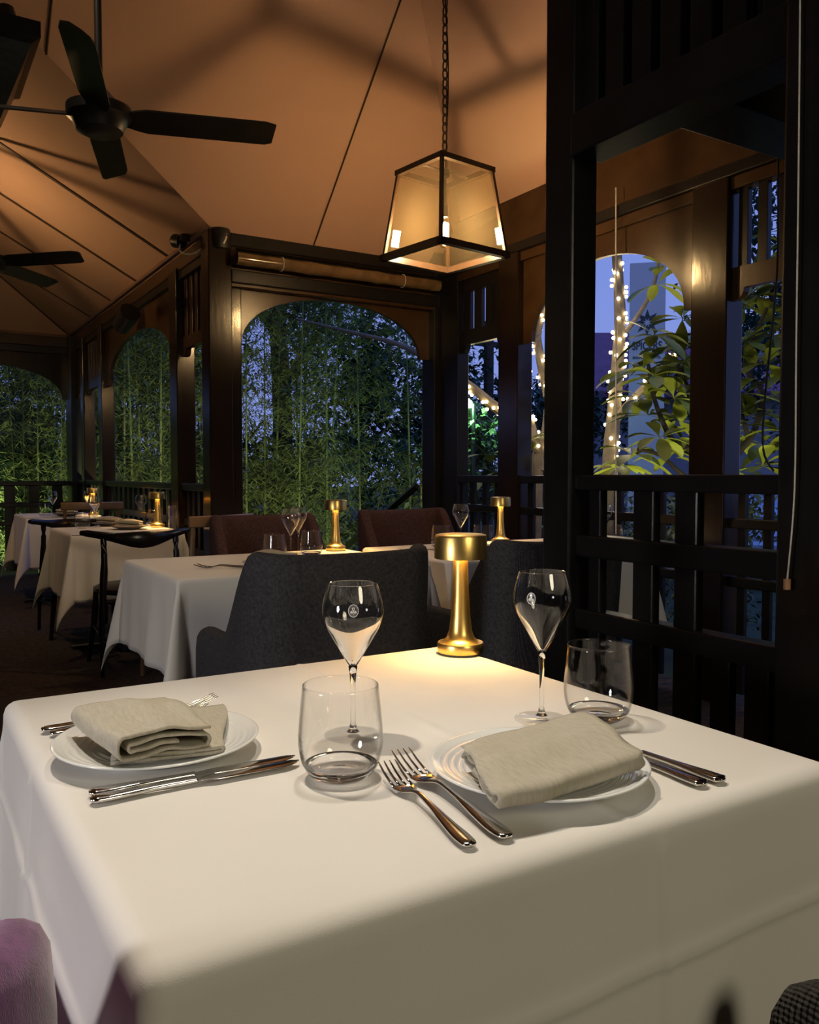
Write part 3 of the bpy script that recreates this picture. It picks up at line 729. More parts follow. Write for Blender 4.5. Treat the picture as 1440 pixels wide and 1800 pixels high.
def crest(e, ang, z0, s, lay):
    bm = bmesh.new(); Rr = lambda z: .0423 - max(0, abs(z - .172) - .004) * .22
    def pt(u, z): # u metres along the surface
        rr_ = Rr(z); a = ang + u / rr_; return Vector((rr_ * math.cos(a) * 1.004, rr_ * math.sin(a) * 1.004, z))
    for k in range(24):
        a, b_ = k * math.pi / 12, (k + 1) * math.pi / 12
        for i, (r0, r1) in enumerate(((.86, 1.0), (.68, .72))):
            bm.faces.new([bm.verts.new(pt(s * r_ * math.sin(t) * .82, z0 + s * r_ * math.cos(t))) for r_, t in ((r0, a), (r1, a), (r1, b_), (r0, b_))])
    for st in lay:
        for (u0, v0), (u1, v1) in zip(st, st[1:]):
            d = Vector((u1 - u0, v1 - v0)); nn = Vector((-d.y, d.x)).normalized() * .07
            bm.faces.new([bm.verts.new(pt(s * (u + a_ * nn.x), z0 + s * (v + a_ * nn.y))) for u, v, a_ in ((u0, v0, -1), (u1, v1, -1), (u1, v1, 1), (u0, v0, 1))])
    obj('printed_crest', bm, M['crest'], e)
MONO = [[(-.2, .45), (.2, .45), (.12, .1), (-.12, .1), (-.2, .45)], [(-.45, -.25), (-.3, .05), (-.1, -.35), (.0, .05), (.12, -.35), (.32, .05), (.45, -.25)], [(-.45, -.25), (-.2, -.4), (-.3, -.1)], [(.45, -.25), (.2, -.4), (.3, -.1)], [(-.1, -.5), (.1, -.5)]]
w1 = wine_glass((.532, 1.02, .752), 'tulip wine glass behind the front tumbler on the foreground table')
crest(w1, math.atan2(-1.02, -.532) + .02, .178, .0085, MONO)
w2 = wine_glass((.803, .945, .752), 'tulip wine glass beside the right tumbler on the foreground table')
w2.scale = (1, 1, 1.035)
crest(w2, math.atan2(-.945, -.803) - .38, .176, .0080, MONO)
tumbler((.446, .887, .752), 'water tumbler at the centre front of the foreground table')
tumbler((.872, .900, .752), 'water tumbler at the right of the foreground table')
for px, Y, lab in ((511, 3.35, 'left of two crossing wine glasses on the second-row table'), (524, 3.52, 'right of two crossing wine glasses on the second-row table'), (810, 3.4, 'wine glass behind the foreground brass lamp, second row'), (1062, 3.06, 'wine glass seen through the black screen rails')):
    p = at_y(px, 900, Y); wine_glass((p.x, p.y, .752), lab, hi=False)
for px, Y, lab in ((482, 3.25, 'tumbler left of the crossing wine glasses in the second row'), (547, 3.38, 'tumbler between wine glasses and brass lamp in the second row'), (776, 3.38, 'tumbler just left of the foreground lamp head in the second row'), (849, 3.3, 'tumbler just right of the foreground lamp head in the second row'), (1078, 2.98, 'tumbler seen through the black screen rails')):
    p = at_y(px, 900, Y); tumbler((p.x, p.y, .752), lab, True)
for px, py_, lab in ((167, 928, 'wine glass at the left of the third table'), (249, 922, 'wine glass in the middle of the third table'), (93, 907, 'leftmost wine glass on the farthest table'), (156, 906, 'second wine glass on the farthest table')):
    p = at_z(px, py_, .752); wine_glass(p, lab, hi=False)
for px, py_, lab in ((145, 929, 'tumbler at the left of the third table'), (269, 925, 'tumbler beside the lamp on the third table'), (79, 908, 'tumbler at the left of the farthest table'), (172, 908, 'tumbler near the lamp on the farthest table')):
    p = at_z(px, py_, .752); tumbler(p, lab, False)
p = Vector((1.53, 5.42, .752)); e = empty('candle_glass', p, 0, 'tall straight glass beside the lamp on the third table', 'glass')
bm = bmesh.new(); lathe(bm, [(0, .002), (.026, .002), (.026, .155), (.0245, .155), (.0245, .008), (0, .008)], 24); obj('cylinder', bm, M['glass'], e, 'all')

def plate_bm(Rp=.127, rip=True):
    bm = bmesh.new(); pr = [(0, .004), (.035, .003), (.055, .002), (.060, .0), (.066, .0), (.070, .005), (.095, .012), (.118, .0185), (Rp, .0215), (Rp + .0006, .0228), (Rp - .001, .0238), (Rp - .004, .0236)]
    for k in range(22):
        r_ = Rp - .008 - k * .0022; z = .0222 - (Rp - r_) * .20
        pr.append((r_, z + (.0007 * math.sin(k * math.pi) if not rip else   .0005 * math.sin(k * math.pi / 2))))
    pr += [(.070, .0095), (.060, .0078), (.03, .0072), (0, .0072)]
    lathe(bm, pr, 96); bmesh.ops.remove_doubles(bm, verts=bm.verts[:], dist=1e-6); return bm
def plate(loc, m, label, sc_=1.0):
    o = obj('dinner_plate', plate_bm(), m, None, 'all'); o.location = loc; o.scale = (sc_,) * 3
    return tag(o, label, 'plate')
PLR = (.640, .758, .752); PLL = (.284, 1.086, .752)
plate(PLR, M['china'], 'white china plate at the right of the foreground table'); plate(PLL, M['china'], 'white china plate at the left of the foreground table')

def folded(bm, W_, Ln, layers, th, gap, f, seed=0, stag=.004, spiral=0):
    """one cloth folded over itself: cross-section in x-z, length along y; f maps (x, y, z) to its place.
    spiral = +1/-1: the outer layer wraps round the inner ones on that side"""
    rr = random.Random(seed); path = []; z = th / 2; step = th + gap
    if spiral:
        h = W_ / 2; L_ = [z + k * step for k in range(4)]
        def run(a, b_, zz, n=14): path.extend((a + (b_ - a) * i / n, zz + .0007 * math.sin(i * .9 + zz * 900)) for i in range(n + 1))
        def turn(x, za, zb, sg, fl=.75):
            r_ = abs(zb - za) / 2
            for k in range(1, 8):
                t = k / 8 * math.pi; path.append((x + sg * r_ * fl * math.sin(t), (za + zb) / 2 - (zb - za) / 2 * math.cos(t)))
        run(-.25 * h, .80 * h, L_[1]); turn(.80 * h, L_[1], L_[2], 1); run(.80 * h, -.86 * h, L_[2]); turn(-.86 * h, L_[2], L_[0], -1)
        run(-.86 * h, .92 * h, L_[0]); turn(.92 * h, L_[0], L_[3], 1); run(.92 * h, -.98 * h, L_[3], 18)
        path = [(x * spiral, zz) for x, zz in path]; layers = 4
    else:
      for k in range(layers):
        xs = [-.5 + i / 14 for i in range(15)]
        if k % 2: xs = xs[::-1]
        ww = W_ * (1 - .03 * rr.random())
        for x in xs: path.append((x * ww, z + k * step + .0006 * math.sin(x * 9 + k)))
        if k < layers - 1:
            sgn = 1 if k % 2 == 0 else -1
            for a in (-60, -20, 20, 60): path.append((sgn * (ww / 2 + step / 2 * math.cos(R(a)) * .9), z + k * step + step / 2 + step / 2 * math.sin(R(a))))
    n = len(path); ring = []
    P = [Vector((x, 0, z_)) for x, z_ in path]; up, dn = [], []
    for i, p in enumerate(P):
        t = (P[min(i + 1, n - 1)] - P[max(i - 1, 0)]).normalized(); nn = Vector((-t.z, 0, t.x)) * th / 2
        up.append(p + nn); dn.append(p - nn)
    loop = up + dn[::-1]; rows = []; ny = 26
    lay = [min(layers - 1, int((q.z) / step)) for q in loop]; off = [rr.uniform(-1, 1) * stag for _ in range(layers)]
    for j in range(ny + 1):
        y = (j / ny - .5) * Ln
        rows.append([bm.verts.new(f(q.x, y + off[lay[i]] * (2 * j / ny - 1), q.z)) for i, q in enumerate(loop)])
    m_ = len(loop)
    for a, b_ in zip(rows, rows[1:]):
        for i in range(m_): bm.faces.new((a[i], a[(i + 1) % m_], b_[(i + 1) % m_], b_[i]))
    for row in (rows[0], rows[-1]):
        for i in range(n - 1): bm.faces.new((row[i], row[i + 1], row[m_ - 2 - i], row[m_ - 1 - i]))
# right napkin: long axis along x, layered end on the left
bm = bmesh.new()
def fR(x, y, z):
    u, v = y, x       # u along X, v along Y
    lift = 1 + .55 * sm((-.02 - u) / .09) * 0
    zz = z * (1.0 + .10 * math.sin(v * 30)) + .0025 * noise.noise(Vector((u * 18, v * 18, 1.3)))
    zz += .004 * sm((.06 - abs(v)) / .06) + .004 * sm((u - .04) / .06)
    v2 = v * (1 - .10 * sm((-u - .03) / .08)) + .004 * math.sin(u * 22)
    u2 = u * .98 + .26 * v + .006 * math.sin(v * 25)
    zz -= .006 * sm((-u - .07) / .04) * (z / .03)
    return Vector((u2 - .008, v2 - .026, zz + .0235 - .001))
folded(bm, .150, .208, 4, .0036, .0030, fR, 3, .007, -1)
o = obj('napkin', bm, M['napkin'], None, 'all'); o.location = PLR; tag(o, 'beige linen napkin folded flat across the right foreground plate', 'napkin')
# left napkin: thick roll along y plus a wider lower flap
bm = bmesh.new()
def fL1(x, y, z):
    zz = z * (1 - .18 * sm((y - .02) / .08)) + .0025 * noise.noise(Vector((x * 18, y * 18, 5)))
    zz += .004 * sm((.05 - abs(x)) / .05) + .003 * math.sin(y * 38 + x * 25) * z / .03
    v = Vector((x * (1 + .05 * math.sin(y * 20)), y, zz)); v.rotate(Matrix.Rotation(R(4), 3, 'Z'))
    return v + Vector((-.022, -.018, .0300))
def fL2(x, y, z):
    zz = z + .003 * noise.noise(Vector((x * 14, y * 14, 9)))
    v = Vector((x + .018 * math.sin(y * 16), y, zz)); v.rotate(Matrix.Rotation(R(-8), 3, 'Z'))
    return v + Vector((.016, -.010, .0225))
folded(bm, .112, .172, 4, .0036, .0048, fL1, 5, .004, -1); folded(bm, .128, .185, 2, .004, .0015, fL2, 8, .003)
o = obj('napkin', bm, M['napkin'], None, 'all'); o.location = PLL; tag(o, 'beige linen napkin rolled and folded on the left foreground plate', 'napkin')

def knife(p, rz, label, Ln=.245):
    e = empty('table_knife', p, rz, label, 'knife')
    h = .10; pts = smoothp([(0, 0, .005), (.004, 0, .005), (.02, 0, .005), (.06, 0, .005), (.105, 0, .005), (.118, 0, .005)], 3)
    sz = []
    for q in pts:
        t = q.x / .118; sz.append((.0045 + .0058 * math.exp(-((t - .12) / .35) ** 2) if q.x > .003 else (.004 + q.x), .0040 - .0012 * t if q.x > .003 else .002))
    bm = bmesh.new(); sweep(bm, pts, sz, (0, 0, 1), 14, power=.8); obj('handle', bm, M['steel'], e, 'all')
    bm = bmesh.new(); pts, sz = [], []
    for k in range(17):
        t = k / 16; x = .116 + t * (Ln - .116); wd = .005 + .0052 * sm(t / .2); 
        if t > .8: wd *= math.sqrt(max(.02, 1 - ((t - .8) / .2) ** 2))
        pts.append(Vector((x, .0035 * sm((t - .8) / .2), .0048))); sz.append((wd, .0009))
    sweep(bm, pts, sz, (0, 0, 1), 10, power=.9); obj('blade', bm, M['steel'], e, 'all')
def fork(p, rz, label, Ln=.205):
    e = empty('table_fork', p, rz, label, 'fork'); s = Ln / .205
    bm = bmesh.new()
    ctrl = [(0, .004, .003, .0018), (.004, .0045, .0075, .0026), (.022, .0045, .0088, .0028), (.05, .006, .0068, .0025), (.085, .0095, .0040, .0022), (.115, .011, .0030, .0022), (.130, .0085, .0038, .0020), (.141, .0055, .0085, .0016), (.152, .0045, .0122, .0013), (.160, .005, .0125, .0012)]
    A_ = smoothp([(c[0], 0, c[1]) for c in ctrl], 3); B_ = smoothp([(c[2], c[3], 0) for c in ctrl], 3)
    sweep(bm, [v * s for v in A_], [(b_.x * s, b_.y * s) for b_ in B_], (0, 0, 1), 12, power=.85); obj('handle', bm, M['steel'], e, 'all')
    bm = bmesh.new()
    for k in range(4):
        y = (-.0102 + .0068 * k)
        pts = [Vector((.158, y, .0050)) * s, Vector((.172, y, .0068)) * s, Vector((.188, y, .011)) * s, Vector((.200, y, .0155)) * s, Vector((.206, y * .97, .0178)) * s]
        sweep(bm, pts, [(.0021, .0013), (.0017, .0012), (.0015, .0011), (.0012, .0009), (.0005, .0005)], (0, 0, 1), 8)
    obj('tines', bm, M['steel'], e, 'all')
tz = .7525
knife((.178, .972, tz), R(-1.5), 'steel knife below the left plate, the one nearer the plate')
knife((.175, .951, tz), R(-1), 'steel knife below the left plate, the lower one of the pair')
fork((.168, 1.250, tz), R(-1), 'steel fork behind the left plate, farther from the plate', .245)
fork((.176, 1.228, tz), R(-2), 'steel fork behind the left plate, mostly hidden by the napkin', .215)
fork((.462, .644, tz), R(82), 'steel fork left of the right plate, the outer shorter one', .215)
fork((.503, .640, tz), R(85), 'steel fork left of the right plate, next to the plate', .240)
knife((.782, .635, tz), R(92), 'steel knife right of the right plate, the inner one', .25)
knife((.810, .632, tz), R(93), 'steel knife right of the right plate, the outer one', .29)
# second-row and far settings
p = at_z(432, 999, tz); fork((p.x + .01, p.y, tz), R(158), 'left fork of the pair on the second-row cloth', .20); fork((p.x + .03, p.y + .03, tz), R(158), 'right fork of the pair on the second-row cloth', .20)
p = at_z(772, 968, tz); fork((p.x, p.y, tz), R(165), 'fork behind the foreground brass lamp in the second row', .20)
def small_napkin(p, rz, label):
    bm = bmesh.new()
    folded(bm, .075, .16, 3, .006, .004, lambda x, y, z: Vector((x, y, z * (1 + .5 * math.cos(y * 16)) + .004 * math.sin(y * 30 + x * 20))), 4)
    o = obj('napkin', bm, M['napkin'], None, 'all'); place(o, (p.x, p.y, .775), rz); tag(o, label, 'napkin')
for px, py_, lab, lab2 in ((227, 930, 'shade-darkened plate at the front of the third table', 'folded napkin on the front plate of the third table'), (193, 924, 'shade-darkened plate at the back of the third table', 'folded napkin on the back plate of the third table'),
                     (118, 907, 'shade-darkened plate on the farthest table', 'folded napkin on the plate of the farthest table')):
    p = at_z(px, py_, .752); plate((p.x, p.y, .752), M['shadedplate'], lab, .95); small_napkin(p, R(60), lab2)
p = Vector((1.25, 3.05, 0)); plate((p.x, p.y, .752), M['china'], 'white plate on the second-row table behind the near charcoal chair', .95); small_napkin(p, R(90), 'folded napkin on the second-row plate behind the near charcoal chair')

# pull cord at the right post and a thin cord inside the screen
e = empty('pull_cord', (1.665, 1.13, 1.0), 0, 'pale pull cord with wooden toggle hanging by the right post', 'cord')
a = at_x(1407, -40, 1.66); b_ = at_x(1404, 300, 1.66); c = at_x(1400, 600, 1.66); c2 = at_x(1397, 860, 1.66); d = at_x(1384, 1020, 1.66); o0 = Vector(e.location)
bm = bmesh.new(); tube(bm, [v - o0 for v in smoothp([a, b_, c, c2, d], 5)], .0018, 6); obj('cord', bm, M['cord'], e, True)
bm = bmesh.new(); tube(bm, [d - o0 + Vector((0, 0, .003)), d - o0 - Vector((0, 0, .02))], .0075, 14); obj('toggle', bm, M['toggle'], e, True)
bm = bmesh.new(); lo = at_x(1083, 1070, 3.36); hi_ = at_x(1083, 330, 3.36); tube(bm, [lo, hi_], .004, 6); tag(obj('blind_cord', bm, M['cord']), 'thin pale cord hanging behind the screen in front of the lit trunk', 'cord')
bm = bmesh.new(); tube(bm, smoothp([at_x(1368, 240, 3.365), at_x(1366, 480, 3.365), at_x(1345, 700, 3.365), at_x(1342, 790, 3.365), at_x(1360, 828, 3.365)], 5), .005, 6); tag(obj('blind_cord', bm, M['blackcord']), 'black looping cord hanging in the right opening', 'cord')
# stair rail outside the centre opening
e = empty('stair_rail', (3.2, 5.6, 0), 0, 'dark sloping handrail outside the central arch by its right post', 'handrail')
bm = bmesh.new(); sweep(bm, [Vector((.1, -.3, 1.02)), Vector((.0, 1.2, .25))], (.03, .03), (0, 0, 1), 4); obj('handrail', bm, M['wooddark'], e)
for k in range(3):
    y = .0 + k * .45; obj('baluster', bx(.03, .07, y, y + .04, -.45, .98 - .51 * (y + .3) - .0), M['wooddark'], e)

# ---------------------------------------------------------------- bamboo
def leaf(bm, p, d, Ln, wd, up=Vector((0, 0, 1))):
    a = d.cross(up)
    if a.length < .01: a = Vector((1, 0, 0))
    a.normalize(); q = p + d * (Ln * .45)
    bm.faces.new([bm.verts.new(v) for v in (p, q + a * wd, p + d * Ln + Vector((0, 0, -.15 * Ln)), q - a * wd)])
def bamboo_proto(seed, H=6.0):
    rr = random.Random(seed); e = empty('bamboo_plant')
    pts = [Vector((0, 0, 0))]; dx, dy = rr.uniform(-.035, .035), rr.uniform(-.035, .035)
    for k in range(1, 15):
        t = k / 14; pts.append(Vector((dx * t * H + .5 * dx * t ** 3 * H, dy * t * H + .5 * dy * t ** 3 * H, t * H)))
    bm = bmesh.new(); tube(bm, pts, [.020 * (1 - .7 * k / 14) for k in range(15)], 6); obj('culm', bm, M['culm'], e, True)
    bm = bmesh.new()
    for k in range(290):
        t = rr.random() ** 1.15; z = .4 + t * (H - .6)
        if 1.9 < z < 2.8 and rr.random() < .4: continue
        i = z / H * 14; b0 = pts[min(13, int(i))].lerp(pts[min(14, int(i) + 1)], i % 1)
        a = rr.uniform(0, 6.28); r_ = rr.uniform(.1, .8) * (.55 + .5 * z / H)
        c = b0 + Vector((math.cos(a) * r_, math.sin(a) * r_, rr.uniform(-.1, .35)))
        if rr.random() < .35: sweep(bm, [b0, c], (.0022, .0022), (0.1, 0, 1), 3, cap=False)
        for q in range(rr.randint(7, 12)):
            th = rr.uniform(0, 6.28); dd = Vector((math.cos(th), math.sin(th), rr.uniform(-.9, .15))).normalized()
            leaf(bm, c + Vector((rr.uniform(-.09, .09), rr.uniform(-.09, .09), rr.uniform(-.09, .09))), dd, rr.uniform(.10, .17), rr.uniform(.008, .013))
    obj('foliage', bm, M['leafb'], e, recalc=False)
    return e
protos = [bamboo_proto(100 + k) for k in range(5)]
spots = []
for k in range(30): spots.append((rnd.uniform(2.2, 6.6), rnd.uniform(10.2, 13.6)))
for k in range(16): spots.append((rnd.uniform(2.3, 5.0), rnd.uniform(13.5, 17.0)))
for k in range(20): spots.append((rnd.uniform(-1.0, 2.1), rnd.uniform(12.0, 15.5)))
used = set()
for i, (x, y) in enumerate(spots):
    k = i % 5; o = protos[k] if k not in used else copy_tree(protos[k]); used.add(k)
    left = x < 2.15
    place(o, (x, y, -.45), rnd.uniform(0, 6.28)); s = rnd.uniform(.62, .85) if left else rnd.uniform(.85, 1.08); o.scale = (s, s, s * rnd.uniform(.9, 1.05))
    tag(o, 'slender bamboo stems with narrow leaves beyond the left openings' if left else 'tall slender bamboo stems with narrow leaves beyond the central arch', 'bamboo', 'bamboo beyond the left openings' if left else 'bamboo beyond the central arch')

# ---------------------------------------------------------------- background trees
def tree(name, x, y, h, rad, n, label, m='leafdark', z0=-.45, lw=.05, ll=.16, seed=1, squash=1.0, group=None, zc=None):
    rr = random.Random(seed); e = empty(name, (x, y, z0), 0, label, 'tree' if h > 2 else 'shrub', group)
    bm = bmesh.new(); tube(bm, smoothp([(0, 0, 0), (.05 * h / 5, .02, h * .3), (-.03, .05, h * .6), (.02, 0, h * .85)], 3), [.03 * h * (1 - .08 * k) for k in range(10)], 8)
    for k in range(6):
        a = k * 1.05; tube(bm, [(0, 0, h * (.35 + .06 * k)), (math.cos(a) * rad * .6, math.sin(a) * rad * .6, h * (.6 + .05 * k))], [.012 * h, .004 * h], 5)
    obj('trunk', bm, M['darkbark'], e, True)
    bm = bmesh.new(); zc = zc or h * .68
    blobs = [(Vector((rr.uniform(-1, 1) * rad * .7, rr.uniform(-1, 1) * rad * .7, zc + rr.uniform(-1, 1) * h * .3)), rad * rr.uniform(.25, .5)) for _ in range(22)]
    for k in range(n):
        c, r_ = rr.choice(blobs); d = Vector((rr.gauss(0, 1), rr.gauss(0, 1), rr.gauss(0, 1) * squash)).normalized() * r_ * rr.random() ** .4
        dd = Vector((rr.uniform(-1, 1), rr.uniform(-1, 1), rr.uniform(-.9, .5))).normalized()
        leaf(bm, c + d, dd, ll * rr.uniform(.7, 1.3), lw * rr.uniform(.7, 1.2), Vector((rr.uniform(-.5, .5), rr.uniform(-.5, .5), 1)))
    obj('foliage', bm, M[m], e, recalc=False); return e
tree('dense_tree', 6.6, 15.8, 9.0, 2.6, 12000, 'dark tree rising behind the right of the bamboo', seed=3, lw=.055, ll=.2)
tree('dense_tree', 3.9, 18.5, 9.0, 3.0, 12000, 'dark tree behind the middle of the bamboo', seed=4, lw=.055, ll=.2)
tree('dense_tree', 1.6, 22.0, 7.0, 2.6, 7000, 'dark tree beyond the left arch', seed=5, lw=.055, ll=.2)
tree('dense_tree', 8.8, 14.5, 4.0, 1.6, 5000, 'dark tree beyond the narrow opening right of the central arch', seed=6, lw=.05, ll=.16)
tree('dense_tree', 15.0, 10.2, 7.5, 2.4, 6000, 'dark tree behind the white sign', seed=8, lw=.05, ll=.18)
tree('dense_tree', 17.5, 7.5, 8.0, 2.6, 6000, 'dark tree at the far right behind the frangipani', seed=9, lw=.05, ll=.18)
tree('dense_tree', 12.2, 14.5, 3.4, 1.8, 5000, 'low dark tree left of the trunk wound with lights', seed=10, lw=.05, ll=.16)
gl_ = at_d(838, 765, 11.0)
tree('bright_shrub', gl_.x, gl_.y, 2.6, .75, 5000, 'shrub lit vivid green under the street lamp', 'leafb', seed=12, lw=.03, ll=.10)
lamp('street_glow', 'POINT', at_d(822, 712, 10.2), 35, (.35, 1.0, .5), .05)
for k in range(1, 5):
    tree('low_hedge_shrub', 5.3 + k * .15, 3.5 + k * .85, 1.35, .55, 1800, 'low leafy shrub outside the right railing', 'leafb', seed=20 + k, lw=.02, ll=.07, group='shrubs outside the right railing')
sl = at_d(822, 712, 10.0); e = empty('street_lamp', (sl.x, sl.y, -.45), 0, 'street lamp glowing teal white above the green shrub', 'street lamp')
bm = bmesh.new(); tube(bm, [(.3, .3, 0), (.3, .3, sl.z + .5), (.0, .0, sl.z + .55)], .03, 8); obj('pole', bm, M['blackmetal'], e)
bm = bmesh.new(); lathe(bm, [(0, sl.z + .41), (.05, sl.z + .42), (.06, sl.z + .46), (.05, sl.z + .5), (0, sl.z + .51)], 16); obj('light_head', bm, M['street'], e, True)
up_ = at_d(859, 700, 17); e = empty('utility_pole', (up_.x, up_.y, -.45), 0, 'dark utility pole seen in the narrow opening', 'pole')
bm = bmesh.new(); tube(bm, [(0, 0, 0), (0, 0, 4.6)], .10, 10); obj('pole', bm, M['darkbark'], e); obj('crossarm', bx(-.5, .5, -.05, .05, 4.1, 4.2), M['darkbark'], e)
for k in range(9):
    tree('dense_shrub', -1.2 + k * 1.05, 16.2 - .35 * k, 2.9, 1.0, 3500, 'dark leafy shrub in the row behind the bamboo', seed=70 + k, lw=.035, ll=.12, group='shrubs behind the bamboo', zc=1.3)
tree('dense_tree', 3.1, 16.5, 7.5, 1.9, 9000, 'slim dark tree behind the left part of the central arch', seed=15, lw=.035, ll=.14)
# fence behind the bamboo
e = empty('garden_fence', (0, 17.0, -.45), 0, 'dark garden fence running behind the bamboo', 'fence')
obj('panel', bx(-8, 2.6, -.03, .03, .1, 2.75), M['fence'], e)
for k in range(8): obj('post', bx(-8 + k * 1.5, -7.9 + k * 1.5, -.08, .02, 0, 2.8), M['fence'], e)

# ---------------------------------------------------------------- frangipani
def big_leaf(bm, p, d, Ln, wd, droop):
    side = d.cross(Vector((0, 0, 1)))
    if side.length < .05: side = Vector((1, 0, 0))
    side.normalize(); nrm = side.cross(d).normalized(); rows = []
    prof = [(0, .06), (.12, .10), (.3, .42), (.5, .80), (.68, 1.0), (.84, .86), (.95, .45), (1.0, .06)]
    for t, wf in prof:
        c = p + d * (Ln * t) + Vector((0, 0, -droop * Ln * t * t)); wv = wd * wf
        rows.append([bm.verts.new(c - side * wv + nrm * wv * .28), bm.verts.new(c), bm.verts.new(c + side * wv + nrm * wv * .28)])
    for a, b_ in zip(rows, rows[1:]):
        for j in range(2): bm.faces.new((a[j], a[j + 1], b_[j + 1], b_[j]))
def rosette(bm, p, rr, n=8, Ln=.24, spread=1.0):
    for k in range(n):
        a = k * 2.4 + rr.uniform(-.3, .3); el = rr.uniform(-.25, .75)
        d = Vector((math.cos(a) * math.cos(el), math.sin(a) * math.cos(el), math.sin(el)))
        big_leaf(bm, p, d, Ln * rr.uniform(.75, 1.2), Ln * .175, rr.uniform(.15, .55))
def frangipani(branches, tips, label, seed, D, leaf_n=8, Ln=.24, bark='bark', rk=1.0):
    rr = random.Random(seed); base = at_d(*branches[0][0][:2], D + branches[0][0][2]); e = empty('frangipani_tree', (base.x, base.y, -.45), 0, label, 'tree')
    o0 = Vector(e.location); bm = bmesh.new(); paths = []
    for br in branches:
        P = smoothp([at_d(x, y, D + dd) for x, y, dd, r_ in br], 4); Rr = smoothp([(r_ * rk, 0, 0) for *_, r_ in br], 4); paths.append((P, [q.x for q in Rr]))
        tube(bm, [q - o0 for q in P], [q.x for q in Rr], 8)
    obj('trunk', bm, M[bark], e, True)
    bm = bmesh.new()
    for x, y, dd in tips: rosette(bm, at_d(x, y, D + dd) - o0, rr, leaf_n, Ln)
    obj('foliage', bm, M['frangileaf'], e, 'all', False)
    return e, paths
t1_, p1 = frangipani([[(1060, 1150, 0, .085), (1072, 830, 0, .065), (1078, 740, 0, .055), (1086, 640, 0, .05), (1090, 560, 0, .045), (1086, 470, 0, .04), (1078, 400, 0, .035), (1060, 330, 0, .03)],
                      [(1080, 740, 0, .04), (1115, 700, -.1, .032), (1160, 655, -.2, .028), (1205, 605, -.3, .024)],
                      [(1095, 590, 0, .022), (1125, 550, .1, .018), (1150, 500, .1, .015), (1160, 440, .1, .012)]],
                     [(1155, 500, -.5), (1170, 470, -.3), (1205, 605, -.3)], 'frangipani with a pale trunk wrapped in fairy lights, in the middle of the right opening', 31, 6.6, 6)
t2_, p2 = frangipani([[(1215, 1150, 0, .06), (1225, 900, 0, .045), (1220, 800, 0, .035), (1180, 770, 0, .028), (1150, 700, -.1, .022), (1140, 640, -.1, .018)],
                      [(1222, 850, 0, .03), (1195, 830, 0, .025), (1160, 800, 0, .02), (1120, 790, 0, .018)],
                      [(1222, 820, 0, .03), (1245, 740, 0, .025), (1215, 690, 0, .02), (1190, 640, 0, .016)],
                      [(1290, 1150, 0, .06), (1280, 850, .2, .04), (1325, 760, .2, .032), (1340, 690, .2, .028), (1310, 640, .2, .024), (1340, 560, .2, .02), (1370, 500, .2, .015)],
                      [(1315, 770, .2, .024), (1300, 700, .2, .018), (1300, 620, .1, .014), (1330, 600, .1, .014)],
                      [(1330, 640, .2, .02), (1400, 620, .2, .015), (1440, 560, .2, .012)]],
                     [(1150, 660, -.3), (1130, 650, -.1), (1185, 700, -.2), (1200, 640, .1), (1150, 590, 0), (1110, 800, 0), (1160, 770, -.2), (1190, 740, .2), (1225, 700, 0), (1200, 560, .1), (1215, 600, .3),
                      (1130, 700, .3), (1240, 830, .1), (1090, 820, .2), (1310, 600, 0), (1330, 520, .1), (1370, 500, 0), (1385, 560, .2), (1300, 690, .2), (1345, 640, 0), (1380, 700, .1), (1310, 540, .3), (1400, 480, .2), (1330, 470, .3), (1395, 610, .4),
                      (1340, 820, -.2), (1300, 830, .3), (1385, 760, 0), (1320, 730, .2), (1380, 430, .3), (1175, 620, .3), (1140, 730, .1), (1200, 790, 0), (1180, 660, .4), (1215, 650, 0), (1290, 760, .3), (1390, 660, .3), (1360, 590, .1), (1340, 780, .4), (1395, 820, .2), (1110, 660, .2), (1240, 760, .4), (1295, 500, .2)],
                     'leafy frangipani with big green leaves filling the right openings', 32, 5.25, 9, .25, 'darkbark', .62)
t3_, p3 = frangipani([[(930, 1150, 0, .07), (945, 830, 0, .05), (940, 780, 0, .045), (925, 730, 0, .045), (900, 730, 0, .05), (870, 715, 0, .045), (835, 685, 0, .038), (810, 668, 0, .035), (765, 640, 0, .03), (700, 605, .2, .022), (600, 580, .4, .015), (520, 560, .5, .008)],
                      [(930, 740, 0, .04), (922, 700, 0, .035), (925, 660, 0, .03), (915, 600, 0, .02)],
                      [(950, 830, 0, .05), (965, 720, .2, .045), (952, 640, .2, .04), (945, 590, .2, .035), (958, 540, .2, .03), (985, 480, .2, .02)]],
                     [(862, 800, -.2), (930, 775, -.2), (948, 775, .1), (870, 830, .1)], 'frangipani with slanting branches strung with lights, left of the big black post', 33, 7.0, 6)
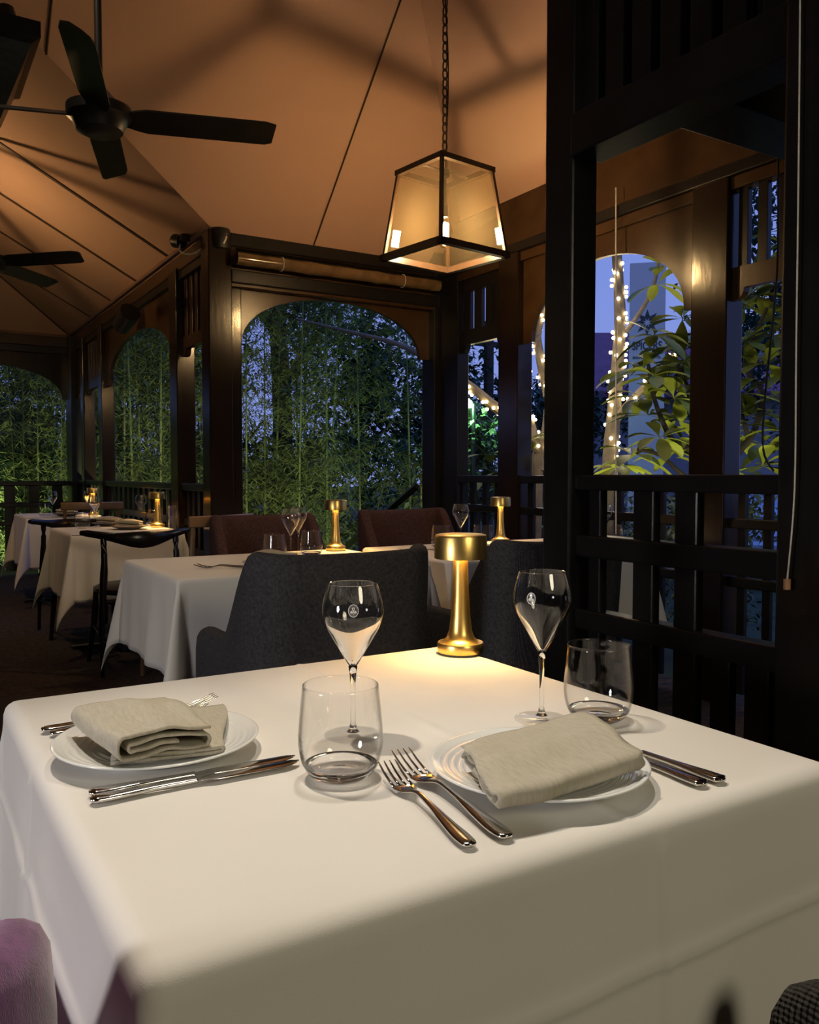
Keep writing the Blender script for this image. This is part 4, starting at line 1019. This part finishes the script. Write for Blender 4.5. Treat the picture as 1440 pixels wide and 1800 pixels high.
def strings(paths, spec, label, seed, rsc=1.0):
    """spec: list of (path index, t0, t1, count)"""
    rr = random.Random(seed); e = empty('fairy_lights', paths[spec[0][0]][0][0], 0, label, 'string lights', 'fairy lights on the frangipani trunks'); o0 = Vector(e.location)
    me = None; wire = bmesh.new()
    for pi, t0, t1, cnt in spec:
        P, Rr = paths[pi]; n = len(P) - 1; prev = []
        for k in range(cnt):
            t = (t0 + (t1 - t0) * (k + rr.uniform(-.3, .3)) / cnt); f = max(0, min(.999, t)) * n; i = int(f)
            c = P[i].lerp(P[i + 1], f - i); ax = (P[i + 1] - P[i]).normalized(); r_ = Rr[i] + .012
            u = ax.cross(Vector((.2, .1, 1))); 
            if u.length < .05: u = Vector((1, 0, 0))
            u.normalize(); v = ax.cross(u); a = rr.uniform(0, 6.28)
            q = c + u * r_ * math.cos(a) + v * r_ * math.sin(a)
            if me is None:
                bm = bmesh.new(); bmesh.ops.create_icosphere(bm, subdivisions=2, radius=.0135 * rsc); b = obj('bulb', bm, M['fairy'], e, True); me = b.data
            else: b = bpy.data.objects.new('bulb', me); COL.objects.link(b); b.parent = e
            b.location = q - o0; prev.append(q - o0)
        if len(prev) > 2: tube(wire, prev, .002, 4)
    obj('wire', wire, M['blackcord'], e)
strings(p1, [(0, .14, .74, 72), (1, .05, .98, 16)], 'warm fairy lights wound round the pale vertical trunk', 51)
strings(p3, [(0, .42, .64, 14), (1, .0, 1, 14), (2, .05, .95, 34), (0, .15, .42, 12)], 'warm fairy lights on the slanting trunk left of the big black post', 52)
lamp('fairy_glow', 'POINT', at_d(1060, 640, 6.2), 8, (1, .8, .45), .3); lamp('fairy_glow', 'POINT', at_d(915, 700, 6.5), 8, (1, .8, .45), .3)

# ---------------------------------------------------------------- sign, house, car
sg = at_d(1138, 570, 12.0); e = empty('sign_pillar', (sg.x, sg.y, -.45), R(-YAW - 14), 'tall white sign pillar with star emblem beyond the frangipani', 'sign')
zt = at_d(1138, 462, 12).z + .45
obj('board', bx(-.245, .245, 0, .14, 0, zt, .01), M['signwhite'], e)
def text(parent, s, size, loc, m):
    cu = bpy.data.curves.new('text', 'FONT'); cu.body = s; cu.size = size; cu.align_x = 'CENTER'; cu.extrude = .003; cu.offset = size * .022
    t = bpy.data.objects.new('text', cu); COL.objects.link(t); dg = bpy.context.evaluated_depsgraph_get()
    me = bpy.data.meshes.new_from_object(t.evaluated_get(dg)); bpy.data.objects.remove(t)
    o = bpy.data.objects.new('lettering', me); COL.objects.link(o); me.materials.clear(); me.materials.append(m)
    o.parent = parent; o.location = loc; o.rotation_euler = (R(90), 0, 0); return o
zz = lambda py: at_d(1138, py, 12).z + .45
o = text(e, 'SPICERS', .118, (0, -.004, zz(614)), M['signtext']); o.scale = (1, 1.35, 1)
text(e, 'BALFOUR HOTEL', .05, (0, -.004, zz(630)), M['signtext'])
bm = bmesh.new(); zc = zz(567)
for k in range(8):
    a = k * math.pi / 4 + math.pi / 8 * 0; d = Vector((math.sin(a), 0, math.cos(a))); s = Vector((math.cos(a), 0, -math.sin(a)))
    for q, (t0, t1, w_) in enumerate(((.03, .185, .036),)):
        c = Vector((0, -.006, zc)); Ps = [c + d * t0, c + d * (t0 + .05) + s * w_, c + d * t1, c + d * (t0 + .05) - s * w_]
        f = bm.faces.new([bm.verts.new(p_) for p_ in Ps])
r_ = bmesh.ops.inset_individual(bm, faces=bm.faces[:], thickness=.006)
obj('star_emblem', bm, M['signtext'], e)

def house(loc, rz, wx, wy, h, rh, label):
    e = empty('house', loc, rz, label, 'house')
    bm = bmesh.new(); prism(bm, [(-wx / 2, 0), (wx / 2, 0), (wx / 2, h), (0, h + rh), (-wx / 2, h)], 'y', 0, wy); obj('walls', bm, M['housewall'], e)
    for s in (-1, 1):
        bm = bmesh.new(); prism(bm, [(0, h + rh + .12), (s * (wx / 2 + .5), h - .30), (s * (wx / 2 + .5), h - .45), (0, h + rh)], 'y', -.5, wy + .5); obj('roof_slope', bm, M['roofred'], e)
    for x in (-wx * .25, wx * .25):
        f_ = obj('window', bx(x - .5, x + .5, -.04, .02, 1.0, 2.2), M['signwhite'], e); obj('pane', bx(x - .42, x + .42, -.055, -.04, 1.08, 2.12, 0), M['darkglass'], f_)
    return e
h1 = at_d(1400, 830, 32); house((h1.x, h1.y, -.45), R(-60), 8.5, 7.5, 2.6, 2.3, 'pale gabled house with maroon roof at the right')
h2 = at_d(1000, 830, 24); house((h2.x, h2.y, -.45), R(-YAW - 90), 5, 5, 3.9, 1.5, 'maroon roofed house behind the sign and lit trunk')
def car(loc, rz, label):
    e = empty('car', loc, rz, label, 'car')
    body = [(-2.1, .35), (-2.15, .65), (-2.0, .85), (-1.3, .95), (1.0, .92), (1.9, .78), (2.1, .6), (2.1, .35)]
    cab = [(-1.75, .93), (-1.15, 1.38), (.1, 1.42), (1.0, .92)]
    bm = bmesh.new(); prism(bm, body, 'y', -.85, .85); bmesh.ops.bevel(bm, geom=bm.edges[:], offset=.06, segments=2, affect='EDGES'); obj('body', bm, M['carpaint'], e, True)
    bm = bmesh.new(); prism(bm, cab, 'y', -.70, .70); bmesh.ops.bevel(bm, geom=bm.edges[:], offset=.05, segments=2, affect='EDGES'); c = obj('cabin', bm, M['carpaint'], e, True)
    bm = bmesh.new(); prism(bm, [(-1.55, .97), (-1.1, 1.30), (.05, 1.34), (.75, .97)], 'y', -.715, .715); obj('side_windows', bm, M['darkglass'], c)
    for x in (-1.3, 1.3):
        for y in (-.82, .82):
            bm = bmesh.new(); lathe(bm, [(0, -.1), (.20, -.1), (.31, -.08), (.33, 0), (.31, .08), (.2, .1), (0, .1)], 24); w_ = obj('wheel', bm, M['tyre'], e, True); w_.rotation_euler = (R(90), 0, 0); w_.location = (x, y, .33)
cp = at_d(1318, 880, 13.5); car((cp.x, cp.y, -.45), R(35), 'pale blue car parked beyond the right railing')
cp = at_d(1345, 835, 24); 
bm = bmesh.new(); box(bm, -6, 10, -1, 1, -.45, -.33); o = obj('street_kerb', bm, M['concrete']); k_ = at_d(1250, 870, 15.5); place(o, (k_.x, k_.y, 0.0), R(-30)); tag(o, 'pale street kerb beyond the garden', 'kerb')
